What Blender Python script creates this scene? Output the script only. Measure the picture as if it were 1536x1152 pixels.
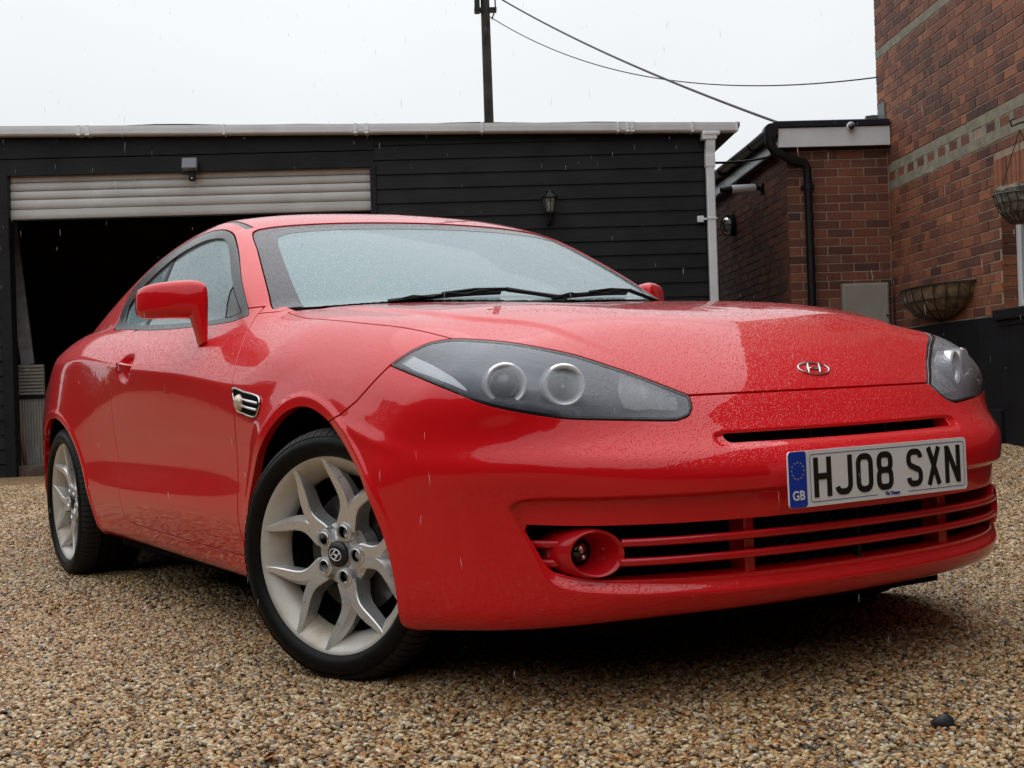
import bpy, math, random, time
from mathutils import Vector, Matrix
import numpy as np
T0 = time.time()
S = bpy.context.scene
for o in list(bpy.data.objects): bpy.data.objects.remove(o)
COL = S.collection
rnd = random.Random(7)
# ------------------------------------------------ camera (world = car frame: x forward, y to the car's left, z up)
CAM = np.array([2.80105, -2.07037, .67367]); YAW, PITCH, ROLL, FPX = 2.58468, .00402, -.04533, 1978.006
def cam_axes():
    cy, sy, cp, sp = math.cos(YAW), math.sin(YAW), math.cos(PITCH), math.sin(PITCH)
    f = np.array([cp*cy, cp*sy, sp]); r = np.array([sy, -cy, 0.]); u = np.cross(r, f)
    return r*math.cos(ROLL)+u*math.sin(ROLL), -r*math.sin(ROLL)+u*math.cos(ROLL), f
CR, CU, CF = cam_axes()
cd = bpy.data.cameras.new('camera'); cam = bpy.data.objects.new('camera', cd); COL.objects.link(cam)
cd.sensor_width = 36; cd.lens = FPX*36/1536; cd.clip_start = .05; cd.clip_end = 500
cam.matrix_world = Matrix(((CR[0], CU[0], -CF[0], CAM[0]), (CR[1], CU[1], -CF[1], CAM[1]), (CR[2], CU[2], -CF[2], CAM[2]), (0, 0, 0, 1)))
S.camera = cam
# ------------------------------------------------ sky and light: overcast
SUN_EL, SUN_AZ = math.radians(78), math.radians(300)
w = bpy.data.worlds.new('World'); S.world = w; w.use_nodes = True
nt = w.node_tree; nt.nodes.clear(); N = nt.nodes.new; L = nt.links.new
sky = N('ShaderNodeTexSky'); sky.sky_type = 'NISHITA'; sky.sun_disc = False; sky.sun_elevation = SUN_EL; sky.sun_rotation = SUN_AZ
sky.air_density = 1.5; sky.dust_density = 6; sky.ozone_density = 1
hs = N('ShaderNodeHueSaturation'); hs.inputs['Saturation'].default_value = .12; L(sky.outputs[0], hs.inputs['Color'])
tc = N('ShaderNodeTexCoord'); mp = N('ShaderNodeMapping'); mp.inputs['Scale'].default_value = (1.2, 1.2, 3.2); L(tc.outputs['Generated'], mp.inputs[0])
nz = N('ShaderNodeTexNoise'); nz.inputs['Scale'].default_value = 1.7; nz.inputs['Detail'].default_value = 5; nz.inputs['Roughness'].default_value = .5; L(mp.outputs[0], nz.inputs['Vector'])
cr = N('ShaderNodeValToRGB'); cr.color_ramp.elements[0].position = .3; cr.color_ramp.elements[0].color = (8.7, 9.1, 9.5, 1); cr.color_ramp.elements[1].position = .7; cr.color_ramp.elements[1].color = (9.8, 10.1, 10.3, 1)
L(nz.outputs['Fac'], cr.inputs[0])
mx = N('ShaderNodeMixRGB'); mx.inputs[0].default_value = .88; L(hs.outputs[0], mx.inputs[1]); L(cr.outputs[0], mx.inputs[2])
bg = N('ShaderNodeBackground'); bg.inputs['Strength'].default_value = .1; 
# an overcast sky is brighter overhead than near the horizon
sp_ = N('ShaderNodeSeparateXYZ'); L(tc.outputs['Generated'], sp_.inputs[0]); mr_ = N('ShaderNodeMapRange'); L(sp_.outputs[2], mr_.inputs['Value']); mr_.inputs['From Min'].default_value = .22; mr_.inputs['From Max'].default_value = 1.; mr_.inputs['To Min'].default_value = 1.; mr_.inputs['To Max'].default_value = 1.75
vm = N('ShaderNodeVectorMath'); vm.operation = 'SCALE'; L(mx.outputs[0], vm.inputs[0]); L(mr_.outputs[0], vm.inputs['Scale']); L(vm.outputs[0], bg.inputs[0])
ow = N('ShaderNodeOutputWorld'); L(bg.outputs[0], ow.inputs[0])
sd = bpy.data.lights.new('sun', 'SUN'); sd.energy = .6; sd.angle = math.radians(85); sd.color = (1, .98, .95)
so = bpy.data.objects.new('sun', sd); COL.objects.link(so)
sdir = Vector((math.sin(SUN_AZ)*math.cos(SUN_EL), math.cos(SUN_AZ)*math.cos(SUN_EL), math.sin(SUN_EL)))
so.rotation_euler = sdir.to_track_quat('Z', 'Y').to_euler(); so.location = (0, 0, 10)
S.view_settings.view_transform = 'Standard'; S.view_settings.look = 'None'; S.view_settings.gamma = 1; S.view_settings.exposure = 0
S.view_settings.use_curve_mapping = False
S.render.engine = 'CYCLES'; S.cycles.max_bounces = 8; S.cycles.transparent_max_bounces = 12; S.cycles.caustics_reflective = False; S.cycles.caustics_refractive = False
S.render.resolution_x = 1024; S.render.resolution_y = 768
# ------------------------------------------------ building frame: r right, n away from the camera, u up, origin at the camera
BM = np.array([[.494493, .869083, -.013079], [-.869154, .494541, .000518], [.006918, .011112, .999914]])
def b2w(p): return Vector(CAM+BM.T@np.asarray(p, float))
RB = Matrix([[BM[j][i] for j in range(3)] for i in range(3)])          # building axes as columns
# ------------------------------------------------ helpers
def tag(o, label=None, cat=None, group=None, kind=None):
    if label: o['label'] = label
    if cat: o['category'] = cat
    if group: o['group'] = group
    if kind: o['kind'] = kind
    return o
class Mb:
    """collects shapes for one mesh"""
    def __init__(s): s.v = []; s.f = []; s.m = []
    def add(s, V, F, m=0):
        k = len(s.v); s.v += [tuple(map(float, p)) for p in V]; s.f += [tuple(k+i for i in f) for f in F]; s.m += [m]*len(F); return s
    def box(s, lo, hi, m=0, ch=0., rot=None, at=None):
        lo = np.array(lo, float); hi = np.array(hi, float)
        if ch <= 0:
            V = [(x, y, z) for x in (lo[0], hi[0]) for y in (lo[1], hi[1]) for z in (lo[2], hi[2])]
            F = [(0, 1, 3, 2), (4, 6, 7, 5), (0, 4, 5, 1), (2, 3, 7, 6), (0, 2, 6, 4), (1, 5, 7, 3)]
        else:
            V = []; idx = {}
            for i in (0, 1):
                for j in (0, 1):
                    for k in (0, 1):
                        c = np.array([(lo, hi)[i][0], (lo, hi)[j][1], (lo, hi)[k][2]]); sg = np.array([1-2*i, 1-2*j, 1-2*k])*ch
                        for a in range(3):
                            q = c+sg; q[a] = c[a]; idx[(i, j, k, a)] = len(V); V.append(q)
            F = []
            for a in range(3):
                b, c = (a+1) % 3, (a+2) % 3
                for sd_ in (0, 1):
                    ring = []
                    for (p, q) in ((0, 0), (1, 0), (1, 1), (0, 1)):
                        t = [0, 0, 0]; t[a] = sd_; t[b] = p; t[c] = q; ring.append(idx[(t[0], t[1], t[2], a)])
                    F.append(tuple(ring if sd_ else ring[::-1]))
                for p in (0, 1):
                    for q in (0, 1):
                        e = []
                        for sd_ in (0, 1):
                            t = [0, 0, 0]; t[a] = sd_; t[b] = p; t[c] = q; e.append((idx[(*t, b)], idx[(*t, c)]))
                        f = (e[0][0], e[1][0], e[1][1], e[0][1]); F.append(f if (p == q) else f[::-1])
            for i in (0, 1):
                for j in (0, 1):
                    for k in (0, 1):
                        f = tuple(idx[(i, j, k, a)] for a in range(3)); F.append(f if (i+j+k) % 2 else f[::-1])
        V = np.array(V, float)
        if rot is not None:
            c = (lo+hi)/2 if at is None else np.array(at, float); V = (V-c)@np.array(rot).T+c
        return s.add(V, F, m)
    def tube(s, P, r, n=10, m=0, caps=True, flat=None):
        P = [np.array(p, float) for p in P]; k = len(P); R = r if hasattr(r, '__len__') else [r]*k
        V = []; F = []; pu = None
        for i in range(k):
            d = P[min(i+1, k-1)]-P[max(i-1, 0)]; d = d/(np.linalg.norm(d)+1e-12)
            if pu is None:
                a = np.array([0, 0, 1.]) if abs(d[2]) < .9 else np.array([1., 0, 0]); pu = np.cross(d, a)
            pu = pu-d*(pu@d); pu /= np.linalg.norm(pu)+1e-12; pv = np.cross(d, pu)
            for j in range(n):
                t = 2*math.pi*j/n; V.append(P[i]+R[i]*(math.cos(t)*pu+math.sin(t)*pv))
        for i in range(k-1):
            for j in range(n):
                F.append((i*n+j, i*n+(j+1) % n, (i+1)*n+(j+1) % n, (i+1)*n+j))
        if caps: F.append(tuple(range(n-1, -1, -1))); F.append(tuple((k-1)*n+j for j in range(n)))
        return s.add(V, F, m)
    def sweep(s, P, prof, up=(0, 0, 1), m=0, caps=True, closed=True):
        """prof: (side, up) points swept along P"""
        P = [np.array(p, float) for p in P]; k = len(P); n = len(prof); V = []; F = []; up = np.array(up, float)
        for i in range(k):
            d = P[min(i+1, k-1)]-P[max(i-1, 0)]; d = d/np.linalg.norm(d); sd_ = np.cross(d, up); sd_ /= np.linalg.norm(sd_); u2 = np.cross(sd_, d)
            for a, b in prof: V.append(P[i]+sd_*a+u2*b)
        for i in range(k-1):
            for j in range(n if closed else n-1):
                F.append((i*n+j, i*n+(j+1) % n, (i+1)*n+(j+1) % n, (i+1)*n+j))
        if caps: F.append(tuple(range(n-1, -1, -1))); F.append(tuple((k-1)*n+j for j in range(n)))
        return s.add(V, F, m)
    def lathe(s, prof, c, ax, n=32, m=0, a0=0., a1=2*math.pi, sx=1., up=None):
        """prof: (radius, distance along axis)"""
        c = np.array(c, float); ax = np.array(ax, float); ax /= np.linalg.norm(ax)
        up = np.array(up if up is not None else ((0, 0, 1.) if abs(ax[2]) < .9 else (1., 0, 0)), float)
        e2 = up-ax*(up@ax); e2 /= np.linalg.norm(e2); e1 = np.cross(e2, ax)
        full = abs(a1-a0-2*math.pi) < 1e-6; cnt = n if full else n+1; V = []; F = []
        for r, d in prof:
            for j in range(cnt):
                t = a0+(a1-a0)*j/n; V.append(c+ax*d+r*(math.cos(t)*e1*sx+math.sin(t)*e2))
        for i in range(len(prof)-1):
            for j in range(n):
                j2 = (j+1) % cnt; F.append((i*cnt+j, (i+1)*cnt+j, (i+1)*cnt+j2, i*cnt+j2))
        return s.add(V, F, m)
    def sphere(s, c, r, nu=16, nv=10, m=0, sc=(1, 1, 1)):
        V = []; F = []; c = np.array(c, float)
        for i in range(nv+1):
            a = math.pi*i/nv
            for j in range(nu):
                b = 2*math.pi*j/nu; V.append(c+r*np.array([math.sin(a)*math.cos(b)*sc[0], math.sin(a)*math.sin(b)*sc[1], math.cos(a)*sc[2]]))
        for i in range(nv):
            for j in range(nu): F.append((i*nu+j, (i+1)*nu+j, (i+1)*nu+(j+1) % nu, i*nu+(j+1) % nu))
        return s.add(V, F, m)
    def build(s, name, mats, parent=None, smooth=False, angle=None, xf=None, base=None):
        me = bpy.data.meshes.new(name); V = np.array(s.v, float)
        if base is not None: V = V-np.array(base, float)
        me.from_pydata(V.tolist(), [], s.f)
        if not isinstance(mats, (list, tuple)): mats = [mats]
        for m in mats: me.materials.append(m)
        if len(mats) > 1: me.polygons.foreach_set('material_index', s.m)
        if smooth or angle:
            me.polygons.foreach_set('use_smooth', [True]*len(me.polygons))
            if angle: me.set_sharp_from_angle(angle=math.radians(angle))
        me.update(); o = bpy.data.objects.new(name, me); COL.objects.link(o)
        if parent: o.parent = parent
        return o
def thing(name, label, cat, loc=(0, 0, 0), group=None, rot=None):
    o = bpy.data.objects.new(name, None); COL.objects.link(o); o.empty_display_size = .1
    o.location = loc
    if rot is not None: o.rotation_euler = rot.to_euler()
    return tag(o, label, cat, group)
def bthing(name, label, cat, base, group=None):
    """a thing given in building coordinates; children are built in (r,n,u) with base=base"""
    return thing(name, label, cat, b2w(base), group, RB)
def bobj(mb, name, mats, base, label, cat, group=None, kind=None, **k):
    o = mb.build(name, mats, None, base=base, **k); o.location = b2w(base); o.rotation_euler = RB.to_euler()
    return tag(o, label, cat, group, kind)
def clone(o, parent=None):
    c = o.copy(); COL.objects.link(c); c.parent = parent
    for ch in o.children: clone(ch, c)
    return c
# ------------------------------------------------ materials
def mat(name, col, rough=.6, metal=0., spec=.5, coat=0., build=None, coatr=.03, alpha=None):
    m = bpy.data.materials.new(name); m.use_nodes = True; t = m.node_tree; b = t.nodes['Principled BSDF']
    b.inputs['Base Color'].default_value = (*col, 1); b.inputs['Roughness'].default_value = rough; b.inputs['Metallic'].default_value = metal
    b.inputs['Specular IOR Level'].default_value = spec; b.inputs['Coat Weight'].default_value = coat; b.inputs['Coat Roughness'].default_value = coatr
    if build: build(t, b)
    return m
def nd(t, ty, **k):
    n = t.nodes.new(ty)
    for a, v in k.items():
        if a in n.inputs: n.inputs[a].default_value = v
        else: setattr(n, a, v)
    return n
def noise(t, scale, detail=3, rough=.5, vec=None, dist=0.):
    n = nd(t, 'ShaderNodeTexNoise', Scale=scale, Detail=detail, Roughness=rough, Distortion=dist)
    if vec is None: vec = nd(t, 'ShaderNodeTexCoord').outputs['Object']
    t.links.new(vec, n.inputs['Vector']); return n
def ramp(t, src, stops):
    r = nd(t, 'ShaderNodeValToRGB'); e = r.color_ramp.elements
    while len(e) > 1: e.remove(e[-1])
    e[0].position = stops[0][0]; e[0].color = (*stops[0][1], 1)
    for p, c in stops[1:]: q = e.new(p); q.color = (*c, 1)
    t.links.new(src, r.inputs[0]); return r
def bump(t, b, h, dist=.002, strength=1., inp='Normal'):
    n = nd(t, 'ShaderNodeBump', Strength=strength, Distance=dist); t.links.new(h, n.inputs['Height']); t.links.new(n.outputs[0], b.inputs[inp]); return n
def vary(c0, c1, scale, detail=4, bmp=0., bscale=None):
    def f(t, b):
        n = noise(t, scale, detail); r = ramp(t, n.outputs['Fac'], [(.3, c0), (.7, c1)]); t.links.new(r.outputs[0], b.inputs['Base Color'])
        if bmp:
            n2 = noise(t, bscale or scale*3, 4); bump(t, b, n2.outputs['Fac'], bmp)
    return f
# ================================================================ CAR SHAPE
# ---------------------------------------------------------------- splines
class Spl:
    """natural cubic spline (linear extrapolation)"""
    def __init__(s, x, y):
        x = np.asarray(x, float); y = np.asarray(y, float); n = len(x)
        h = np.diff(x); A = np.zeros((n, n)); b = np.zeros((n,) + y.shape[1:])
        A[0, 0] = A[-1, -1] = 1
        for i in range(1, n-1):
            A[i, i-1] = h[i-1]; A[i, i] = 2*(h[i-1]+h[i]); A[i, i+1] = h[i]
            b[i] = 6*((y[i+1]-y[i])/h[i]-(y[i]-y[i-1])/h[i-1])
        s.x = x; s.y = y; s.m = np.linalg.solve(A, b); s.h = h
        s.lo = x[0]-1.; s.N = int((x[-1]-x[0]+2.)/.001)+2; g = s.lo+np.arange(s.N)*.001; s.tab = s.ev(g)
    def __call__(s, q):
        q = (np.asarray(q, float)-s.lo)*1000.; i = np.clip(q.astype(np.int64), 0, s.N-2); t = q-i
        if s.y.ndim > 1: t = t[..., None]
        return s.tab[i]*(1-t)+s.tab[i+1]*t
    def ev(s, q):
        q = np.asarray(q, float); i = np.clip(np.searchsorted(s.x, q)-1, 0, len(s.x)-2)
        qc = np.clip(q, s.x[0], s.x[-1]); h = s.h[i]
        a = (s.x[i+1]-qc)/h; b = (qc-s.x[i])/h
        if s.y.ndim > 1: a = a[..., None]; b = b[..., None]; h = h[..., None]
        r = a*s.y[i]+b*s.y[i+1]+((a**3-a)*s.m[i]+(b**3-b)*s.m[i+1])*h*h/6
        d0 = (s.y[1]-s.y[0])/s.h[0]-s.h[0]*(2*s.m[0]+s.m[1])/6
        d1 = (s.y[-1]-s.y[-2])/s.h[-1]+s.h[-1]*(s.m[-2]+2*s.m[-1])/6
        lo = np.minimum(q-s.x[0], 0); hi = np.maximum(q-s.x[-1], 0)
        if s.y.ndim > 1: lo = lo[..., None]; hi = hi[..., None]
        return r+lo*d0+hi*d1
class Spl2:
    def __init__(s, x, y, T):
        s.bx = Spl(x, np.eye(len(x))); s.by = Spl(y, np.eye(len(y))); s.T = np.asarray(T, float)
    def __call__(s, x, y):
        return ((s.bx(x)@s.T)*s.by(y)).sum(-1)
def smax(a, b, k):
    h = np.maximum(k-np.abs(a-b), 0.); return np.maximum(a, b)+h*h/(4*k)
def sstep(a, b, x):
    t = np.clip((x-a)/(b-a), 0, 1); return t*t*(3-2*t)
def poly_sdf(P, u, v):
    """signed distance to closed polygon, negative inside"""
    P = np.asarray(P, float); d = np.full(u.shape, 1e9); s = np.ones(u.shape)
    n = len(P)
    for i in range(n):
        a = P[i]; b = P[i-1]; e = b-a; wx = u-a[0]; wy = v-a[1]
        t = np.clip((wx*e[0]+wy*e[1])/(e@e+1e-12), 0, 1)
        dx = wx-e[0]*t; dy = wy-e[1]*t; d = np.minimum(d, dx*dx+dy*dy)
        c1 = v >= a[1]; c2 = v < b[1]; c3 = e[0]*wy > e[1]*wx
        fl = (c1 & c2 & c3) | (~c1 & ~c2 & ~c3); s = np.where(fl, -s, s)
    return s*np.sqrt(d)
def smooth_poly(P, n=8, closed=True, corner=()):
    """Catmull-Rom through the points; indices in corner stay sharp"""
    P = np.asarray(P, float); N = len(P); out = []
    for i in range(N if closed else N-1):
        p1 = P[i]; p2 = P[(i+1) % N]
        p0 = P[i-1] if (closed or i > 0) else p1
        p3 = P[(i+2) % N] if (closed or i+2 < N) else p2
        if i in corner: p0 = p1-(p2-p1)
        if (i+1) % N in corner: p3 = p2+(p2-p1)
        L = np.linalg.norm(p2-p1)
        m1 = (p2-p0)/(np.linalg.norm(p1-p0)+L+1e-9)*L; m2 = (p3-p1)/(np.linalg.norm(p3-p2)+L+1e-9)*L
        for k in range(n):
            t = k/n
            out.append((2*t**3-3*t*t+1)*p1+(t**3-2*t*t+t)*m1+(-2*t**3+3*t*t)*p2+(t**3-t*t)*m2)
    if not closed: out.append(P[-1])
    return np.array(out)
# ---------------------------------------------------------------- car body shape (x forward, w=|y|, z up)
Wx = [-3.5, -3.1, -2.8, -2.53, -2.1, -1.6, -1.0, -.5, 0, .35, .6, .9]
Wz = [.12, .22, .30, .38, .47, .62, .80]
WT = Spl2(Wz, Wx, [
 [.62, .74, .79, .81, .81, .80, .79, .80, .81, .79, .72, .55],
 [.64, .77, .82, .84, .835, .82, .815, .825, .84, .83, .77, .60],
 [.65, .785, .835, .865, .855, .845, .842, .848, .863, .852, .795, .63],
 [.66, .79, .845, .875, .865, .858, .858, .862, .877, .862, .81, .645],
 [.66, .79, .848, .880, .862, .848, .850, .858, .880, .865, .815, .65],
 [.65, .785, .845, .880, .866, .856, .856, .862, .880, .86, .81, .64],
 [.63, .76, .82, .865, .868, .870, .868, .860, .84, .81, .76, .60]])
# shoulder: starts at the crease
ZC = Spl([-3.4, -2.9, -2.3, -1.67, -1.44, -.9, -.53, -.19, .1, .4], [.86, .875, .862, .818, .803, .758, .708, .668, .665, .67])
WC = Spl([-3.4, -2.9, -2.3, -1.67, -1.0, -.53, -.19, .1, .4, .6], [.66, .80, .868, .868, .864, .866, .880, .878, .850, .79])
MC = Spl([-3.4, -2.6, -2.0, -1.5, -1.0, -.5, 0, .4], [.55, .5, .55, .50, .46, .35, .22, .35])
KC = Spl([-3.4, -2.0, -1.0, -.5, 0, .4], [1.2, 1.2, 1.3, 1.1, 1.2, 1.0])
Tx = [-3.5, -3.0, -2.5, -2.0, -1.3, -.7, -.35, 0, .25, .45, .6, .72, .85]
Tw = [0, .2, .36, .5, .6, .75, .88]
TT = Spl2(Tx, Tw, [
 [.86, .86, .855, .85, .84, .80, .76],
 [.93, .93, .92, .905, .89, .85, .80],
 [.965, .965, .965, .965, .965, .958, .91],
 [.965, .965, .965, .965, .965, .960, .91],
 [.945, .945, .945, .945, .945, .94, .89],
 [.93, .93, .93, .928, .925, .918, .86],
 [.908, .910, .912, .908, .902, .880, .83],
 [.882, .884, .885, .878, .870, .842, .79],
 [.856, .857, .858, .848, .836, .803, .755],
 [.818, .820, .815, .801, .786, .752, .70],
 [.768, .767, .757, .748, .736, .705, .65],
 [.690, .688, .665, .652, .640, .61, .57],
 [.565, .560, .530, .50, .48, .43, .39]])
Fz = [.12, .20, .26, .30, .36, .46, .50, .53, .56, .60, .645, .69, .74, .80]
FC = Spl(Fz, [.79, .830, .852, .862, .872, .882, .884, .872, .842, .810, .775, .722, .655, .57])
Dy = [0, .15, .30, .45, .595, .70, .78, .85]
DT = Spl2([.2, .48, .615, .72, .85], Dy, [
 [0, .007, .027, .070, .145, .245, .36, .52],
 [0, .007, .027, .07, .155, .255, .37, .54],
 [0, .007, .030, .072, .128, .195, .30, .47],
 [0, .007, .030, .06, .082, .115, .20, .38],
 [0, .007, .030, .055, .07, .10, .17, .32]])
# greenhouse
BT = Spl([-3.5, -2.4, -1.7, -1.1, -.5, 0, .32, .46, .6, .68, .75, .82], [.22, .215, .208, .192, .185, .18, .176, .186, .195, .204, .210, .213])
GZ = [.88, .93, 1.02, 1.12, 1.20, 1.27]
GS = Spl2([-3.2, -2.6, -2.0, -1.4, -1.0, -.6, -.2], GZ, [
 [.62, .60, .55, .50, .45, .40],
 [.715, .695, .65, .595, .545, .49],
 [.755, .735, .693, .645, .602, .55],
 [.765, .747, .715, .672, .634, .59],
 [.760, .745, .717, .675, .635, .59],
 [.752, .74, .712, .668, .622, .568],
 [.72, .70, .66, .61, .565, .52]])
WSC = Spl([.85, .924, 1.0, 1.1, 1.2, 1.3], [-.17, -.325, -.475, -.69, -.93, -1.22])     # windscreen centre line x(z)
WSD = Spl([0, .2, .4, .575, .69, .8], [0, .018, .075, .178, .300, .46])
RF = Spl2([-3.4, -3.1, -2.7, -2.3, -1.9, -1.5, -1.15, -.9, -.6], [0, .2, .4, .5, .6, .75], [
 [.86, .86, .85, .84, .83, .80],
 [.985, .98, .965, .955, .94, .90],
 [1.11, 1.105, 1.09, 1.075, 1.05, .99],
 [1.215, 1.21, 1.195, 1.18, 1.155, 1.09],
 [1.28, 1.276, 1.265, 1.252, 1.232, 1.17],
 [1.305, 1.301, 1.29, 1.277, 1.257, 1.19],
 [1.293, 1.289, 1.278, 1.266, 1.246, 1.18],
 [1.268, 1.264, 1.249, 1.235, 1.212, 1.14],
 [1.225, 1.222, 1.208, 1.192, 1.168, 1.09]])
REC = smooth_poly([(0, .458), (.30, .457), (.60, .458), (.690, .459), (.716, .447), (.708, .42), (.690, .36), (.668, .30), (.645, .279), (.583, .266), (.47, .259), (.34, .256), (.15, .255), (0, .255), (-.3, .256), (-.3, .457)], 5, corner=(0, 13, 14, 15))
SLOTR = np.array([(-.3, .537), (.33, .536), (.352, .540), (.362, .553), (.352, .569), (.33, .573), (-.3, .573)])
BW = Spl([-.6, -.24, 0, .15, .30, .38, .46, .53, .60, .8], [.62, .622, .630, .630, .595, .545, .520, .495, .45, .36])
HAND = (-1.528, .80, .088, .052)
ARCHF = smooth_poly([(-.475, .10), (-.462, .27), (-.447, .351), (-.413, .425), (-.362, .495), (-.296, .563), (-.240, .610), (-.178, .643), (-.106, .657), (-.031, .649), (.06, .616), (.155, .560), (.240, .488), (.296, .403), (.323, .33), (.332, .26), (.328, .210), (.322, .190), (.330, .10)], 6)
ARCHR = smooth_poly([(-2.93, .10), (-2.905, .28), (-2.87, .42), (-2.78, .545), (-2.66, .617), (-2.53, .642), (-2.41, .637), (-2.30, .602), (-2.215, .545), (-2.15, .470), (-2.098, .395), (-2.066, .325), (-2.055, .26), (-2.06, .10)], 6)
def grid_sdf(P, u0, u1, v0, v1, h):
    U_, V_ = np.meshgrid(np.arange(u0, u1, h), np.arange(v0, v1, h), indexing='ij'); D = poly_sdf(P, U_, V_)
    def f(u, v):
        a = np.clip((u-u0)/h, 0, D.shape[0]-1.001); b = np.clip((v-v0)/h, 0, D.shape[1]-1.001); i = a.astype(int); j = b.astype(int); a = a-i; b = b-j
        return (D[i, j]*(1-a)+D[i+1, j]*a)*(1-b)+(D[i, j+1]*(1-a)+D[i+1, j+1]*a)*b
    return f
rec_s = grid_sdf(REC, -.05, .85, .20, .52, .002); slot_s = grid_sdf(SLOTR, -.05, .45, .50, .61, .002)
arf_s = grid_sdf(ARCHF, -.60, .50, .12, .80, .004); arr_s = grid_sdf(ARCHR, -3.0, -1.9, .12, .80, .004)
def f_low(x, w, z):
    side = w-WT(z, x)
    dz = z-ZC(x)
    sh = w-(WC(x)-dz*MC(x)-KC(x)*np.maximum(dz, 0)**2)
    bul = .0075*(1-sstep(-.022, .004, w-BW(x)))*(1-sstep(.50, .64, x))*sstep(-.6, -.3, x)
    top = (z-TT(x, w)-bul)*.95
    fr = (x-(FC(z)-DT(z, w)))*.8
    on = x > .45
    d = rec_s(w, z)
    wd = .007+.020*sstep(.43, .36, z)
    fr = fr+np.where(on, .017*(1-sstep(-wd, .0, d)), 0)
    fr = fr+np.where(on, .010*(1-sstep(-.010, .0, slot_s(w, z))), 0)
    # flares round the arches
    r0 = np.hypot(x+.03, z-.305); r1 = np.hypot(x+2.36-.02, z-.30)
    fl = .014*(1-sstep(.36, .47, r0))+0*r1
    side = side-fl
    zl = z-(.620-.235*(x-.09)); side = side-.006*np.exp(-(zl/.016)**2)*sstep(.05, .16, x)*(1-sstep(.34, .50, x))*1.
    # rolled lip round the wheel arches
    da = np.where(x > -1.2, arf_s(x, z), arr_s(x, z)); band = np.clip(da/.022, 0, 1)*.0048*(1-sstep(.021, .036, da))
    side = side-band; sh0 = band
    # handle bowl
    hd = np.sqrt(((x-HAND[0])/HAND[2])**2+((z-HAND[1])/HAND[3])**2)
    bowl = .026*(1-sstep(.35, 1.0, hd))
    side = side+bowl
    kc = .006+.16*sstep(-.5, .1, x)
    s = smax(side, sh+bowl-sh0, kc)
    s = smax(s, top, .10)
    s = smax(s, fr, .05)
    bot = BT(x)-z
    return smax(s, bot, .05)
def f_gh(x, w, z):
    g = (w-GS(x, z))*.87
    ws = (x-(WSC(z)-WSD(w)))*.42
    rf = (z-RF(x, w))*.95
    return smax(smax(smax(g, ws, .04), rf, .05), .86-z, .02)
def f_body(x, w, z):
    a = f_low(x, w, z); b = f_gh(x, w, z)
    return -smax(-a, -b, .035)
def f_grad(f, x, w, z, e=.003):
    g = np.stack([f(x+e, w, z)-f(x-e, w, z), f(x, w+e, z)-f(x, w-e, z), f(x, w, z+e)-f(x, w, z-e)], -1)
    return g/np.linalg.norm(g, axis=-1, keepdims=True)
# ================================================================ MATERIALS
def drops(t, scale, lo, hi, vec):
    v = nd(t, 'ShaderNodeTexVoronoi', Scale=scale, Randomness=1.); t.links.new(vec, v.inputs['Vector'])
    m = nd(t, 'ShaderNodeMapRange', interpolation_type='SMOOTHSTEP'); t.links.new(v.outputs['Distance'], m.inputs['Value'])
    m.inputs['From Min'].default_value = lo; m.inputs['From Max'].default_value = hi; m.inputs['To Min'].default_value = 1; m.inputs['To Max'].default_value = 0
    # only some cells carry a drop
    s = nd(t, 'ShaderNodeSeparateColor'); t.links.new(v.outputs['Color'], s.inputs[0])
    g = nd(t, 'ShaderNodeMath', operation='GREATER_THAN'); g.inputs[1].default_value = .42; t.links.new(s.outputs[0], g.inputs[0])
    q = nd(t, 'ShaderNodeMath', operation='MULTIPLY'); t.links.new(m.outputs[0], q.inputs[0]); t.links.new(g.outputs[0], q.inputs[1]); return q.outputs[0]
def wet(t, b, strength=.5, up0=.22, up1=.62, scale=255, inps=('Coat Normal',)):
    tc_ = nd(t, 'ShaderNodeTexCoord'); vec = tc_.outputs['Object']
    d1 = drops(t, scale, .1, .45, vec); d2 = drops(t, scale*.52, .12, .34, vec)
    a = nd(t, 'ShaderNodeMath', operation='ADD'); t.links.new(d1, a.inputs[0]); t.links.new(d2, a.inputs[1])
    g = nd(t, 'ShaderNodeNewGeometry'); s = nd(t, 'ShaderNodeSeparateXYZ'); t.links.new(g.outputs['Normal'], s.inputs[0])
    m = nd(t, 'ShaderNodeMapRange'); t.links.new(s.outputs[2], m.inputs['Value']); m.inputs['From Min'].default_value = up0; m.inputs['From Max'].default_value = up1
    m.inputs['To Min'].default_value = .03
    q0 = nd(t, 'ShaderNodeMath', operation='MULTIPLY'); t.links.new(a.outputs[0], q0.inputs[0]); t.links.new(m.outputs[0], q0.inputs[1])
    wv = noise(t, 26, 2, .5, vec); q = nd(t, 'ShaderNodeMath', operation='MULTIPLY_ADD'); q.inputs[1].default_value = .16; t.links.new(wv.outputs['Fac'], q.inputs[0]); t.links.new(q0.outputs[0], q.inputs[2])
    n = nd(t, 'ShaderNodeBump', Strength=strength, Distance=.0013); t.links.new(q.outputs[0], n.inputs['Height'])
    for i in inps: t.links.new(n.outputs[0], b.inputs[i])
    return n
M_paint = mat('red_paint', (.68, .0055, .011), .45, spec=.06, coat=1., coatr=.015, build=lambda t, b: (setattr(b.inputs['Coat IOR'], 'default_value', 1.5), wet(t, b, .8)))
M_paint2 = mat('red_plastic', (.50, .004, .009), .5, spec=.15, coat=.8, coatr=.05)
M_black = mat('black_plastic', (.007, .007, .008), .45, spec=.3)
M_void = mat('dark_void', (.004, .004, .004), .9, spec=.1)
M_trim = mat('wet_rubber_trim', (.010, .011, .013), .2, build=lambda t, b: wet(t, b, .4, inps=('Normal',)))
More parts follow.
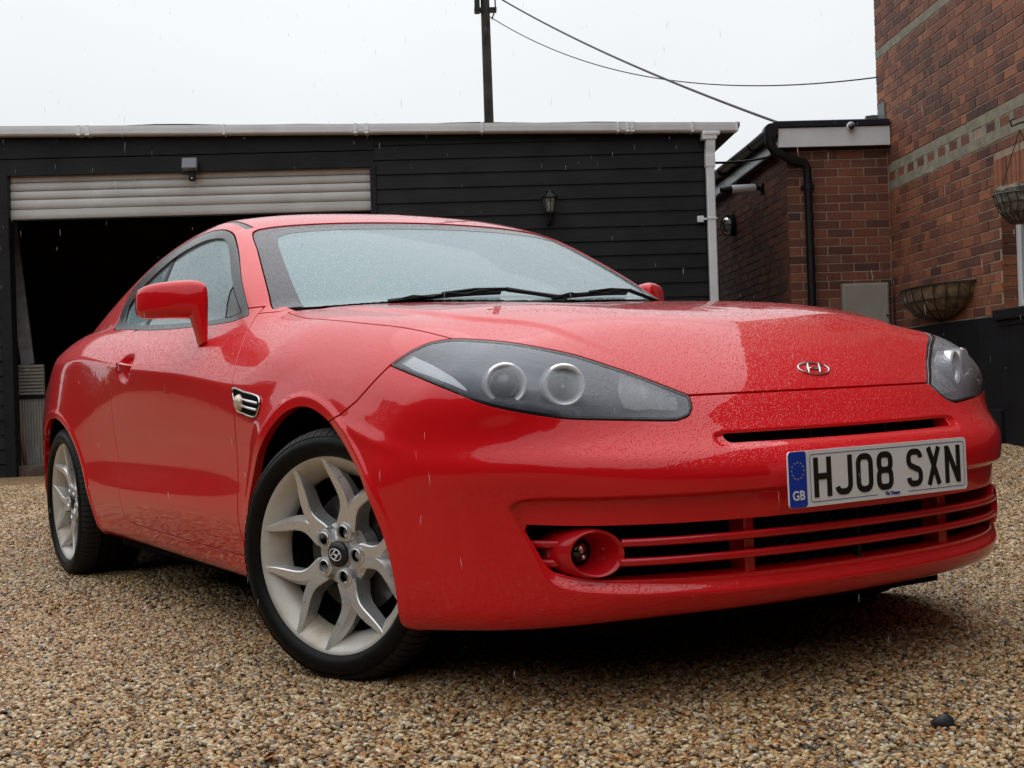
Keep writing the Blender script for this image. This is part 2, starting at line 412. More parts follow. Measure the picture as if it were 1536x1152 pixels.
M_frit = mat('glass_border', (.060, .055, .066), .15, build=lambda t, b: wet(t, b, .8, inps=('Normal',), scale=420))
def f_tyre(t, b):
    n = noise(t, 60, 4); r = ramp(t, n.outputs['Fac'], [(.3, (.004, .004, .0045)), (.75, (.008, .0078, .0075))]); t.links.new(r.outputs[0], b.inputs['Base Color'])
M_tyre = mat('tyre_rubber', (.006, .006, .006), .45, spec=.15, build=f_tyre)
M_tread = mat('dusty_tread', (.030, .028, .026), .7, spec=.2)
def f_alloy(t, b):
    n = noise(t, 9, 6, .6); r = ramp(t, n.outputs['Fac'], [(.3, (.74, .75, .76)), (.70, (.80, .80, .80)), (.88, (.55, .50, .43))]); t.links.new(r.outputs[0], b.inputs['Base Color'])
    n2 = noise(t, 30, 4); r2 = ramp(t, n2.outputs['Fac'], [(.3, (.22,)*3), (.7, (.42,)*3)]); t.links.new(r2.outputs[0], b.inputs['Roughness'])
M_alloy = mat('silver_alloy', (.5, .5, .5), .28, metal=.68, build=f_alloy)
def f_barrel(t, b):
    n = noise(t, 5, 6, .65); r = ramp(t, n.outputs['Fac'], [(.35, (.66, .66, .64)), (.55, (.56, .53, .47)), (.78, (.34, .26, .17))]); t.links.new(r.outputs[0], b.inputs['Base Color'])
M_barrel = mat('dusty_alloy', (.5, .48, .43), .38, metal=.2, build=f_barrel)
M_chrome = mat('chrome', (.75, .76, .77), .08, metal=1.)
M_disc = mat('brake_steel', (.12, .115, .11), .4, metal=.7)
M_cap = mat('cap_black', (.02, .02, .022), .3)
def glassy(name, tint, film, film_f, trans_f, droplets=True, ior=1.5, up_haze=0.):
    """thin glass: pale diffuse film painted in for sky haze on rain beads + see-through + mirror"""
    m = bpy.data.materials.new(name); m.use_nodes = True; t = m.node_tree; t.nodes.clear()
    out = nd(t, 'ShaderNodeOutputMaterial'); tr = nd(t, 'ShaderNodeBsdfTransparent'); tr.inputs[0].default_value = (*tint, 1)
    di = nd(t, 'ShaderNodeBsdfDiffuse'); di.inputs[0].default_value = (*film, 1)
    gl = nd(t, 'ShaderNodeBsdfGlossy', Roughness=.03); fr = nd(t, 'ShaderNodeFresnel', IOR=ior)
    m1 = nd(t, 'ShaderNodeMixShader'); m1.inputs[0].default_value = film_f; t.links.new(tr.outputs[0], m1.inputs[1]); t.links.new(di.outputs[0], m1.inputs[2])
    m2 = nd(t, 'ShaderNodeMixShader'); t.links.new(fr.outputs[0], m2.inputs[0]); t.links.new(m1.outputs[0], m2.inputs[1]); t.links.new(gl.outputs[0], m2.inputs[2])
    t.links.new(m2.outputs[0], out.inputs[0])
    if droplets:
        tc_ = nd(t, 'ShaderNodeTexCoord'); vec = tc_.outputs['Object']
        d1 = drops(t, 190, .1, .42, vec); d2 = drops(t, 95, .1, .30, vec)
        a = nd(t, 'ShaderNodeMath', operation='ADD'); t.links.new(d1, a.inputs[0]); t.links.new(d2, a.inputs[1])
        bp = nd(t, 'ShaderNodeBump', Strength=.6, Distance=.0012); t.links.new(a.outputs[0], bp.inputs['Height'])
        for n_ in (di, gl, fr): t.links.new(bp.outputs[0], n_.inputs['Normal'])
        # painted sky haze is stronger on the water beads than between them
        mm = nd(t, 'ShaderNodeMapRange'); t.links.new(a.outputs[0], mm.inputs['Value']); mm.inputs['To Min'].default_value = film_f*.8; mm.inputs['To Max'].default_value = min(1, film_f*1.45)
        if up_haze:      # sky reflection on the wet glass, painted paler where it faces up
            g = nd(t, 'ShaderNodeNewGeometry'); s = nd(t, 'ShaderNodeSeparateXYZ'); t.links.new(g.outputs['Normal'], s.inputs[0]); u_ = nd(t, 'ShaderNodeMapRange'); t.links.new(s.outputs[2], u_.inputs['Value'])
            u_.inputs['From Min'].default_value = .35; u_.inputs['From Max'].default_value = .85; u_.inputs['To Max'].default_value = up_haze
            ad = nd(t, 'ShaderNodeMath', operation='ADD', use_clamp=True); t.links.new(mm.outputs[0], ad.inputs[0]); t.links.new(u_.outputs[0], ad.inputs[1]); t.links.new(ad.outputs[0], m1.inputs[0])
        else: t.links.new(mm.outputs[0], m1.inputs[0])
    return m
M_glass = glassy('wet_tinted_glass', (.50, .62, .60), (.41, .60, .64), .60, .6)
M_lens = glassy('wet_clear_lens', (.95, .96, .98), (.62, .66, .74), .05, .8, ior=1.45, up_haze=.26)
M_lens2 = glassy('lamp_lens', (.9, .9, .92), (.5, .5, .5), .03, .8, droplets=False)
M_lampbody = mat('lamp_housing', (.08, .088, .11), .30, spec=.5)
M_reflector = mat('lamp_reflector', (.95, .96, .98), .10, metal=.55, build=lambda t, b: bump(t, b, nd(t, 'ShaderNodeTexVoronoi', Scale=70).outputs['Distance'], .006))
M_satin = mat('satin_silver', (.95, .96, .98), .25, metal=.35)
M_darkglass = mat('dark_glass', (.01, .01, .012), .04, spec=.8)
M_white = mat('plate_white', (.80, .82, .82), .3)
M_blue = mat('plate_blue', (.012, .05, .42), .3)
M_plblack = mat('plate_black', (.008, .008, .008), .4)
M_plblue = mat('plate_print_blue', (.03, .06, .30), .4)
M_yellow = mat('star_yellow', (.55, .45, .12), .4)
M_seat = mat('seat_cloth', (.03, .03, .032), .85)
M_amber = mat('indicator_lens', (.75, .62, .5), .12, metal=.3)
# ================================================================ CAR BODY MESH
def solve_rays(O, D, f, tmax=1.7, n=19):
    lo = np.zeros(O.shape[:-1]); hi = np.full(O.shape[:-1], tmax)
    for _ in range(n):
        m = (lo+hi)/2; P = O+D*m[..., None]; ins = f(P[..., 0], np.abs(P[..., 1]), P[..., 2]) < 0
        lo = np.where(ins, m, lo); hi = np.where(ins, hi, m)
    return O+D*((lo+hi)/2)[..., None]
def body_grid():
    X0, XR, ZP = .22, -2.75, .52
    xs = np.arange(XR, X0, .0085); a1 = np.radians(np.linspace(0, 90, 230))[1:]; a0 = np.radians(np.linspace(90, 0, 26))[:-1]
    px = np.concatenate([np.full(len(a0), XR), xs, np.full(len(a1), X0)])
    az = np.concatenate([-a0, np.zeros(len(xs)), a1])
    ph = np.radians(np.concatenate([np.linspace(-40, -31, 12), np.arange(-30.4, 6, .19), np.linspace(6.1, 90, 250)]))
    O = np.zeros((len(px), len(ph), 3)); O[..., 0] = px[:, None]; O[..., 2] = ZP
    D = np.zeros_like(O); c = np.cos(ph)[None, :]
    D[..., 0] = np.sin(az)[:, None]*c; D[..., 1] = np.cos(az)[:, None]*c; D[..., 2] = np.sin(ph)[None, :]
    P = solve_rays(O, D, f_body); nr = f_grad(f_body, P[..., 0], np.abs(P[..., 1]), P[..., 2])
    a, b = P.shape[:2]; idx = np.arange(a*b).reshape(a, b)
    q = np.stack([idx[:-1, :-1], idx[1:, :-1], idx[1:, 1:], idx[:-1, 1:]], -1).reshape(-1, 4)
    F = np.concatenate([q[:, [0, 1, 2]], q[:, [0, 2, 3]]]); V = P.reshape(-1, 3); V[:, 1] = np.maximum(V[:, 1], 0)
    e = np.cross(V[F[:, 1]]-V[F[:, 0]], V[F[:, 2]]-V[F[:, 0]]); A = np.linalg.norm(e, axis=1); F = F[A > 1e-9]
    N = nr.reshape(-1, 3); e = np.cross(V[F[:, 1]]-V[F[:, 0]], V[F[:, 2]]-V[F[:, 0]])
    if (e*N[F[:, 0]]).sum(1).mean() < 0: F = F[:, ::-1]
    return V, N, F
def compact(V, N, F):
    u, inv = np.unique(F, return_inverse=True); return V[u], N[u], inv.reshape(F.shape)
def clip(M, val):
    """keep val<0"""
    V, N, F = M
    if len(F) == 0: return M
    s = val < 0; c = s[F].sum(1); full = F[c == 3]; one = F[c == 1]; two = F[c == 2]
    def roll(T, k): r = np.arange(len(T)); return np.stack([T[r, (k+j) % 3] for j in range(3)], 1)
    one = roll(one, np.argmax(s[one], 1)) if len(one) else one
    two = roll(two, np.argmax(~s[two], 1)) if len(two) else two
    E = np.concatenate([one[:, [0, 1]], one[:, [0, 2]], two[:, [0, 1]], two[:, [0, 2]]]); E = np.sort(E, 1)
    if len(E):
        key = E[:, 0]*len(V)+E[:, 1]; uk, inv = np.unique(key, return_inverse=True); a = uk//len(V); b = uk % len(V)
        t = (val[a]/(val[a]-val[b]))[:, None]; NV = V[a]+(V[b]-V[a])*t; NN = N[a]+(N[b]-N[a])*t; NN /= np.linalg.norm(NN, axis=1)[:, None]+1e-12
        k = len(V); n1 = len(one); n2 = len(two); i = inv+k; ab1, ac1, ab2, ac2 = i[:n1], i[n1:2*n1], i[2*n1:2*n1+n2], i[2*n1+n2:]
        F2 = np.concatenate([full, np.stack([one[:, 0], ab1, ac1], 1), np.stack([two[:, 1], two[:, 2], ac2], 1), np.stack([two[:, 1], ac2, ab2], 1)])
        V = np.concatenate([V, NV]); N = np.concatenate([N, NN])
    else: F2 = full
    if len(F2) == 0: return V[:0], N[:0], F2
    return compact(V, N, F2)
def bd_edges(F):
    E = np.concatenate([F[:, [0, 1]], F[:, [1, 2]], F[:, [2, 0]]]); k = int(F.max())+1
    key = E[:, 0]*k+E[:, 1]; rk = E[:, 1]*k+E[:, 0]; return E[~np.isin(key, rk)]
def lip(M, depth=.012, r=.0016, cond=None):
    V, N, F = M
    if len(F) == 0: return M
    E = bd_edges(F); m = ~((V[E[:, 0], 1] < 1e-4) & (V[E[:, 1], 1] < 1e-4))
    if cond is not None: m &= cond(V[E[:, 0]])
    E = E[m]
    if len(E) == 0: return M
    d = V[E[:, 1]]-V[E[:, 0]]; ln_ = np.linalg.norm(d, axis=1)[:, None]; o = np.cross(d, N[E[:, 0]])/(ln_+1e-12)
    T = np.zeros_like(V); np.add.at(T, E[:, 0], o*ln_); np.add.at(T, E[:, 1], o*ln_)
    u = np.unique(E); t = T[u]; t /= np.linalg.norm(t, axis=1)[:, None]+1e-12; n = N[u]
    mp = np.full(len(V), -1); mp[u] = np.arange(len(u)); k = len(V); L = len(u)
    R1 = V[u]+t*r*.3-n*r*.3; N1 = (t+n); N1 /= np.linalg.norm(N1, axis=1)[:, None]; R2 = V[u]+t*r*.5-n*r*1.2; N2 = t; R3 = R2-n*depth
    VV = np.concatenate([V, R1, R2, R3]); NN = np.concatenate([N, N1, N2, N2]); a = mp[E[:, 0]]; b = mp[E[:, 1]]
    def q(x0, x1, y0, y1): return np.concatenate([np.stack([x1, x0, y0], 1), np.stack([x1, y0, y1], 1)])
    F2 = np.concatenate([F, q(E[:, 0], E[:, 1], k+a, k+b), q(k+a, k+b, k+L+a, k+L+b), q(k+L+a, k+L+b, k+2*L+a, k+2*L+b)])
    return VV, NN, F2
def fastmesh(name, V, N, F, mt, parent):
    me = bpy.data.meshes.new(name); me.vertices.add(len(V)); me.vertices.foreach_set('co', np.ascontiguousarray(V, np.float32).ravel())
    me.loops.add(len(F)*3); me.loops.foreach_set('vertex_index', np.ascontiguousarray(F, np.int32).ravel()); me.polygons.add(len(F))
    me.polygons.foreach_set('loop_start', np.arange(0, len(F)*3, 3, dtype=np.int32)); me.polygons.foreach_set('loop_total', np.full(len(F), 3, np.int32))
    me.materials.append(mt); me.update(calc_edges=True); me.polygons.foreach_set('use_smooth', np.ones(len(F), bool))
    me.normals_split_custom_set_from_vertices(N.tolist()); me.update()
    o = bpy.data.objects.new(name, me); COL.objects.link(o)
    if parent: o.parent = parent
    return o
def near(M): V, N, F = M; s = np.array([1, -1, 1.]); return V*s, N*s, F[:, ::-1]
def join(A, B): return np.concatenate([A[0], B[0]]), np.concatenate([A[1], B[1]]), np.concatenate([A[2], B[2]+len(A[0])])
def part2(name, M, mt, parent):      # one mesh spanning both sides
    V, N, F = join(near(M), M); return fastmesh(name, V, N, F, mt, parent)
def partLR(name, M, mt, parent):     # a mesh for each side
    return fastmesh(name, *near(M), mt, parent), fastmesh(name, *M, mt, parent)
def push(M, d): V, N, F = M; return V-N*(d if np.isscalar(d) else d[:, None]), N, F
def sdf_on(M, P, pl):
    V = M[0]; x, w_, z = V[:, 0], V[:, 1], V[:, 2]
    u, v = {'xz': (x, z), 'wz': (w_, z), 'xw': (x, w_), 'tz': ((x-w_)*.70711, z)}[pl]
    P = np.asarray(P, float); lo = P.min(0)-.06; hi = P.max(0)+.06; m = (u > lo[0]) & (u < hi[0]) & (v > lo[1]) & (v < hi[1])
    r = np.full(len(u), .06); r[m] = poly_sdf(P, u[m], v[m]); return r
def cut(M, P, pl, cond=None, gap=.0017):
    s = sdf_on(M, P, pl)
    if cond is not None: s = np.where(cond(M[0]), s, np.maximum(s, .02))
    return clip(M, s+gap), clip(M, gap-s)
body = body_grid()
car = thing('parked_car', 'red two door coupe beaded with rain, parked on the gravel with its front wheels turned', 'car')
# ---- outlines (x,z) side view, (w,z) front view, (x,w) plan, (t,z) three quarter view
TRIM = smooth_poly([(-2.06, .958), (-2.165, .985), (-2.225, 1.04), (-2.20, 1.112), (-2.03, 1.178), (-1.80, 1.219), (-1.50, 1.237), (-1.27, 1.228), (-1.165, 1.205), (-1.08, 1.166), (-.971, 1.102), (-.815, .995), (-.70, .912), (-.78, .903), (-.90, .903), (-1.05, .906), (-1.367, .916), (-1.647, .931), (-1.888, .948)], 6, corner=(12,))
GLS = smooth_poly([(-2.02, .98), (-2.09, 1.0), (-2.12, 1.045), (-2.07, 1.09), (-1.967, 1.128), (-1.70, 1.181), (-1.40, 1.203), (-1.20, 1.193), (-1.13, 1.172), (-1.034, 1.116), (-.88, 1.008), (-.755, .925), (-.83, .917), (-1.2, .926), (-1.75, .955)], 6, corner=(11,))
WIND = smooth_poly([(0, 1.234), (.20, 1.232), (.415, 1.225), (.535, 1.212), (.572, 1.193), (.612, 1.12), (.650, 1.042), (.682, .965), (.700, .910), (.66, .880), (.3, .86), (0, .85), (-.2, .85), (-.2, 1.232)], 6, corner=(9, 11, 12, 13))
WGL = smooth_poly([(0, 1.205), (.20, 1.204), (.40, 1.198), (.50, 1.185), (.535, 1.162), (.57, 1.10), (.602, 1.03), (.627, .96), (.640, .90), (.6, .86), (.3, .84), (0, .83), (-.2, .83), (-.2, 1.205)], 6, corner=(9, 11, 12, 13))
LAMP3 = np.array([(.254, .793, .737), (.275, .777, .752), (.297, .755, .768), (.322, .728, .781), (.359, .700, .786), (.395, .680, .784), (.481, .634, .772), (.535, .588, .757), (.577, .534, .739), (.609, .492, .720), (.650, .439, .694), (.694, .389, .665), (.722, .354, .645),
                  (.742, .365, .622), (.750, .380, .606), (.748, .400, .599), (.747, .419, .597), (.724, .484, .601), (.692, .557, .606), (.656, .627, .613), (.595, .712, .634), (.551, .746, .650), (.491, .772, .674), (.407, .786, .699), (.329, .791, .719)])
LAMP = smooth_poly(np.stack([(LAMP3[:, 0]-LAMP3[:, 1])*.70711, LAMP3[:, 2]], 1), 5, corner=(0, 12))
BUMP = np.array([(.95, .0), (.95, .6455), (.537, .6455), (.26, .6455), (.1, .67), (-.38, .7365), (-.423, .702), (-.469, .664), (-.520, .636), (-.557, .622), (-.62, .60), (-.68, .50), (-.68, .0)])
HOOD = smooth_poly([(.95, -.2), (.95, .60), (.60, .66), (.37, .695), (.20, .712), (-.10, .722), (-.35, .718), (-.545, .690), (-.478, .575), (-.36, .40), (-.29, .2), (-.268, 0), (-.268, -.2)], 6, corner=(0, 1, 7, 12))
COWL = smooth_poly([(-.24, -.2), (-.24, 0), (-.262, .2), (-.33, .40), (-.45, .58), (-.52, .672), (-.62, .672), (-.62, -.2)], 4, corner=(0, 5, 6, 7))
DOOR = smooth_poly([(-.667, .935), (-.655, .900), (-.628, .862), (-.594, .82), (-.563, .775), (-.535, .723), (-.528, .644), (-.532, .538), (-.535, .382), (-.545, .285), (-.56, .266), (-.65, .263), (-.941, .266), (-1.312, .276), (-1.586, .286), (-1.64, .293), (-1.66, .315), (-1.672, .364), (-1.70, .472), (-1.72, .562), (-1.715, .676), (-1.69, .766), (-1.69, .832), (-1.715, .88), (-1.76, .935)], 5, corner=(0, 24))
FEND = np.array([(-.70, .915), (-.667, .905), (-.655, .896), (-.628, .858), (-.594, .816), (-.563, .771), (-.531, .719), (-.524, .64), (-.528, .538), (-.531, .382), (-.541, .27), (-.541, .262), (.9, .262), (.9, 1.0), (-.50, 1.0), (-.585, .915)])
lat = lambda V: V[:, 1] > .45
B = body
_, B = cut(B, ARCHF, 'xz', lat, 0); _, B = cut(B, ARCHR, 'xz', lat, 0)
gd = lambda V: (V[:, 0] > -1.25) & (f_low(V[:, 0], V[:, 1], V[:, 2]) > .012)
wind, B = cut(B, WIND, 'wz', gd)
side_g, B = cut(B, TRIM, 'xz', lambda V: V[:, 1] > .5)
REAR = smooth_poly([(-2.12, -.2), (-2.12, .30), (-2.18, .42), (-2.6, .45), (-2.98, .50), (-3.03, .40), (-3.06, -.2)], 5, corner=(0, 6))
rear_g, B = cut(B, REAR, 'xw', lambda V: V[:, 2] > .9)
lampM, B = cut(B, LAMP, 'tz', lambda V: (V[:, 0] > .1) & (V[:, 1] > .2))
bumper, B = cut(B, BUMP, 'tz', lambda V: V[:, 0] > -.2, .0026)
cow, B = cut(B, COWL, 'xw', lambda V: V[:, 2] > .86)
hood, B = cut(B, HOOD, 'xw', lambda V: V[:, 2] > .62, .0022)
door, B = cut(B, DOOR, 'xz', lat, .0022)
fend, B = cut(B, FEND, 'xz', lambda V: V[:, 1] > .3)
RSTRIP = np.array([(-1.14, .545), (-1.14, .572), (-2.2, .535), (-2.2, .512)])
strip, B = cut(B, RSTRIP, 'xw', lambda V: V[:, 2] > 1.1, .0)
_, frontbits = bumper, None
# openings in the bumper
SLOT = smooth_poly([(-.2, .5655), (.31, .5665), (.326, .5655), (.331, .558), (.326, .5495), (.31, .548), (-.2, .546)], 4, corner=(0, 6))
GRL = smooth_poly([(-.2, .398), (0, .398), (.30, .399), (.60, .402), (.688, .407), (.692, .395), (.680, .365), (.664, .331), (.650, .313), (.624, .301), (.564, .292), (.413, .288), (.2, .287), (0, .287), (-.2, .287)], 6, corner=(0, 4, 14))
_, bumper = cut(bumper, SLOT, 'wz', lambda V: V[:, 0] > .4, 0)
_, bumper = cut(bumper, GRL, 'wz', lambda V: V[:, 0] > .4, 0)
part2('body_shell', lip(B, .018), M_paint, car)
part2('bonnet', lip(hood, .014), M_paint, car)
bmp = part2('front_bumper', lip(bumper, .030, .002), M_paint, car)
for o in partLR('front_wing', lip(fend, .018), M_paint, car): pass
doors = partLR('door', lip(door, .014), M_paint, car)
part2('cowl_panel', push(cow, .012), M_black, car)
partLR('roof_strip', push(lip(strip, .01), .003), M_trim, car)
# glass
wg, frit = cut(wind, WGL, 'wz', None, 0)
part2('windscreen', push(wg, .004), M_glass, car)
part2('windscreen_border', lip(push(frit, .003), .01), M_frit, car)
sg, trim = cut(side_g, GLS, 'xz', None, 0)
partLR('window_trim', lip(push(trim, .001), .012, .003), M_trim, car)
BP = np.array([(-1.67, .8), (-1.70, 1.25), (-1.745, 1.25), (-1.735, .8)])
qg = clip(sg, sg[0][:, 0]+1.735)
pil = clip(sg, -(sg[0][:, 0]+1.735)); dgl = clip(pil, -(pil[0][:, 0]+1.69)); pil = clip(pil, pil[0][:, 0]+1.69)
partLR('side_window', push(dgl, .010), M_glass, car); partLR('quarter_window', push(qg, .010), M_glass, car); partLR('window_pillar', push(pil, .008), M_black, car)
part2('rear_window', push(rear_g, .004), M_glass, car)
# mirror foot triangle at the front of the side window
tri_ = np.array([(-.86, .90), (-.885, .928), (-.90, .96), (-.90, 1.0), (-.885, 1.022), (-.70, .90)])
tr_m, _ = cut(dgl, tri_, 'xz', None, 0)
if len(tr_m[2]): partLR('mirror_sail', push(lip(tr_m, .004), .004), M_trim, car)
# ---- lamps: clear cover, dark bowl behind it, projectors, reflector, marker
covers = partLR('headlight', lip(lampM, .010, .002), M_lens, car)
V, N_, F = lampM; sd_ = sdf_on(lampM, LAMP, 'tz')
dep = .012+.085*sstep(0, .045, -sd_); V2 = V-np.array([.70711, .62, -.02])[None, :]*dep[:, None]
fn = np.zeros_like(V2); e = np.cross(V2[F[:, 1]]-V2[F[:, 0]], V2[F[:, 2]]-V2[F[:, 0]])
for k in range(3): np.add.at(fn, F[:, k], e)
fn /= np.linalg.norm(fn, axis=1)[:, None]+1e-12
bowls = [fastmesh('lamp_bowl', *near((V2, fn, F)), M_lampbody, covers[0]), fastmesh('lamp_bowl', V2, fn, F, M_lampbody, covers[1])]
# black seal round the cover
ring = clip(lampM, -(sd_+.0055)); partn = push(ring, -.0012)
for s_, cov in ((-1, covers[0]), (1, covers[1])):
    fastmesh('lamp_seal', *(near(partn) if s_ < 0 else partn), M_trim, cov)
for s_, cov in ((-1, covers[0]), (1, covers[1])):
    def pt(x, w_, z): return (x, s_*w_, z)
    for (x, w_, z), r in (((.549, .684, .684), .0365), ((.605, .581, .677), .0365)):
        ax = np.array([.90, s_*.42, .03]); m = Mb()
        m.lathe([(r*.80, -.04), (r*.86, .0), (r*1.0, .010), (r*1.12, .012), (r*1.22, .004), (r*1.24, -.03)], pt(x, w_, z), ax, 40)
        m.build('projector_ring', M_satin, cov, smooth=True)
        if w_ > .6:
            m = Mb(); m.lathe([(r*.80, -.006), (r*.72, .004), (r*.5, .014), (r*.25, .019), (0.0001, .020)], pt(x, w_, z), ax, 36); m.build('projector_lens', M_darkglass, cov, smooth=True)
        else:
            m = Mb(); m.lathe([(r*.86, .0), (r*.7, -.02), (r*.45, -.036), (r*.16, -.042), (.0001, -.042)], pt(x, w_, z), ax, 36); m.build('main_beam_reflector', M_reflector, cov, smooth=True)
            m = Mb(); m.lathe([(r*.16, -.042), (r*.17, -.02), (r*.13, -.008), (.0001, -.006)], pt(x, w_, z), ax, 16); m.build('bulb', M_chrome, cov, smooth=True)
    # inner indicator reflector: faceted shells
    top = [(.628, .456, .699), (.653, .424, .684), (.682, .397, .663), (.709, .379, .640)]; mid = [(.655, .482, .663), (.673, .441, .654), (.690, .405, .644), (.710, .377, .629)]; bot = [(.690, .498, .626), (.703, .463, .622), (.716, .426, .619), (.726, .394, .616)]
    A, Q1, Bq = (Spl([0, 1/3, 2/3, 1], np.array(q)) for q in (top, mid, bot)); m = Mb(); rj = random.Random(5); G_ = []
    for k in range(12):
        t = k/11; a, q, b_ = A(t), Q1(t), Bq(t); col_ = [a, a*.5+q*.5, q, q*.5+b_*.5, b_]; G_.append([np.array(p)+np.array([rj.uniform(-.0035, .0035), rj.uniform(-.003, .003), rj.uniform(-.002, .002)]) for p in col_])
    for k in range(11):
        for i_ in range(4): m.add([pt(*G_[k][i_]), pt(*G_[k][i_+1]), pt(*G_[k+1][i_+1]), pt(*G_[k+1][i_])], [(0, 1, 2), (0, 2, 3)])
    m.build('indicator_reflector', M_reflector, cov)
    # pale marker blade along the outer edge
    m = Mb(); top = [(.291, .756, .755), (.378, .753, .731), (.457, .751, .703), (.496, .746, .681), (.513, .745, .659)]; bot = [(.273, .773, .740), (.349, .773, .717), (.422, .769, .694), (.479, .758, .672), (.508, .748, .656)]
    A = [pt(*p) for p in top]; Bq = [pt(*p) for p in bot]
    m.add(A+Bq, [(i, i+1, 6+i, 5+i) for i in range(4)]); m.build('side_marker', mat('marker_white', (.95, .96, .98), .3) if s_ < 0 else bpy.data.materials['marker_white'], cov, smooth=True)
print('body', round(time.time()-T0, 1))
# ================================================================ CAR DETAILS
def surf(x, z, f=f_body, lo=.2, hi=1.05):
    """half width of the body at (x,z)"""
    a, b = lo, hi
    for _ in range(26):
        m = (a+b)/2
        if f(np.array([x]), np.array([m]), np.array([z]))[0] < 0: a = m
        else: b = m
    return a
def nose(w_, z, f=f_body):
    a, b = .2, 1.1
    for _ in range(26):
        m = (a+b)/2
        if f(np.array([m]), np.array([w_]), np.array([z]))[0] < 0: a = m
        else: b = m
    return a
def fwd(w_, z): return float(FC(z)-DT(z, w_))
# ---- grille: dark backing, two blades, uprights
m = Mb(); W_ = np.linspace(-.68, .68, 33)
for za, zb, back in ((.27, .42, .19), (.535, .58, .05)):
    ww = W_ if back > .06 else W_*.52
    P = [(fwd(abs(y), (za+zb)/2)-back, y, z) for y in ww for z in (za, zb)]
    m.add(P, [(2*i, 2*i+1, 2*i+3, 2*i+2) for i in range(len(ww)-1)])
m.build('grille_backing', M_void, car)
m = Mb()
for z in np.arange(.285, .41, .018):
    m.tube([(fwd(abs(y), .35)-.15, y, z+(.006 if i % 2 else -.006)) for i, y in enumerate(np.linspace(-.64, .64, 60))], .0016, 4)
tag(m.build('grille_mesh', M_black, car), kind='stuff')
def blade(z, y0, y1, n=31):
    m = Mb(); P = [(fwd(abs(y), z)-.021-.030*float(sstep(.56, .68, abs(y))), y, z) for y in np.linspace(y0, y1, n)]
    prof = [(-.018, -.005), (-.018, .006), (.004, .0085), (.009, .0062), (.0105, .001), (.009, -.0055), (.004, -.0080)]
    m.sweep(P, prof); return m.build('grille_bar', M_paint2, car, smooth=True, angle=50)
for z_, we in ((.3655, .676), (.3275, .655)): blade(z_, -.548, .548); blade(z_, -we, -.632, 8); blade(z_, .632, we, 8)
for y in (-.285, 0., .285):
    m = Mb(); x = fwd(abs(y), .34); wd = .013 if y else .006; xb = x-.040
    m.box((xb-.05, y-wd, .283), (xb, y+wd, .402), ch=.003); m.build('grille_upright', M_paint2 if y else M_black, car)
for y in (-.11, .11, ):
    m = Mb(); m.box((fwd(.1, .557)-.049, y-.003, .546), (fwd(.1, .557)-.030, y+.003, .568)); m.build('slot_web', M_black, car)
# ---- fog lamps: an oval surround following the bumper, the lamp deep inside it
def loft(m, rings, cap=True, closed=True):
    n = len(rings[0]); V = [p for r in rings for p in r]; F = []
    for i in range(len(rings)-1):
        for j in range(n): F.append((i*n+j, i*n+(j+1) % n, (i+1)*n+(j+1) % n, (i+1)*n+j))
    if cap: F.append(tuple(range(n-1, -1, -1))); F.append(tuple((len(rings)-1)*n+j for j in range(n)))
    return m.add(V, F)
def hoop(c, nrm, r, sx=1., n=40):
    nrm = np.array(nrm, float); nrm /= np.linalg.norm(nrm); e2 = np.array([0, 0, 1.])-nrm*nrm[2]; e2 /= np.linalg.norm(e2); e1 = np.cross(e2, nrm)
    return [np.array(c)+r*(math.cos(2*math.pi*k/n)*e1*sx+math.sin(2*math.pi*k/n)*e2) for k in range(n)]
for s_ in (-1, 1):
    c = np.array((.703, s_*.590, .3465)); ax = np.array([.84, s_*.54, 0]); X_ = np.array([1., 0, 0]); R0 = .0445; m = Mb(); rings = []
    for dx, r, sx, k in ((-.13, .95, 1.05, 1.), (-.08, 1.06, 1.15, .8), (-.035, 1.10, 1.2, .4), (-.010, 1.09, 1.2, .1), (0, 1.05, 1.2, 0), (.004, 1.0, 1.2, 0), (.003, .94, 1.2, 0), (-.006, .88, 1.19, .1), (-.025, .78, 1.12, .5), (-.050, .66, 1.0, 1.), (-.058, .60, 1.0, 1.)):
        rings.append(hoop(c+X_*dx+np.array([0, s_*.10*min(dx, 0)*-1*.3, 0]), ax*(1-k)+X_*k, R0*r, sx))
    loft(m, rings, cap=False); fl = m.build('fog_lamp', M_paint2, car, smooth=True, angle=70)
    c2 = c+np.array([-.056, s_*.0015, 0])
    m = Mb(); m.lathe([(R0*.64, -.008), (R0*.62, .002), (R0*.52, .003)], c2, X_, 32); m.build('lamp_bezel', M_black, fl, smooth=True)
    m = Mb(); m.lathe([(R0*.54, -.002), (R0*.42, .006), (R0*.2, .011), (.0001, .012)], c2, X_, 28); m.build('lamp_glass', M_darkglass, fl, smooth=True)
    m = Mb(); m.lathe([(R0*.20, .0), (R0*.20, .0105), (.0001, .0125)], c2+np.array([.002, 0, .008]), X_, 14); m.lathe([(R0*.13, .0), (R0*.13, .0105), (.0001, .0125)], c2+np.array([.002, s_*-.004, -.010]), X_, 14); m.build('lamp_filament_shield', M_chrome, fl, smooth=True)
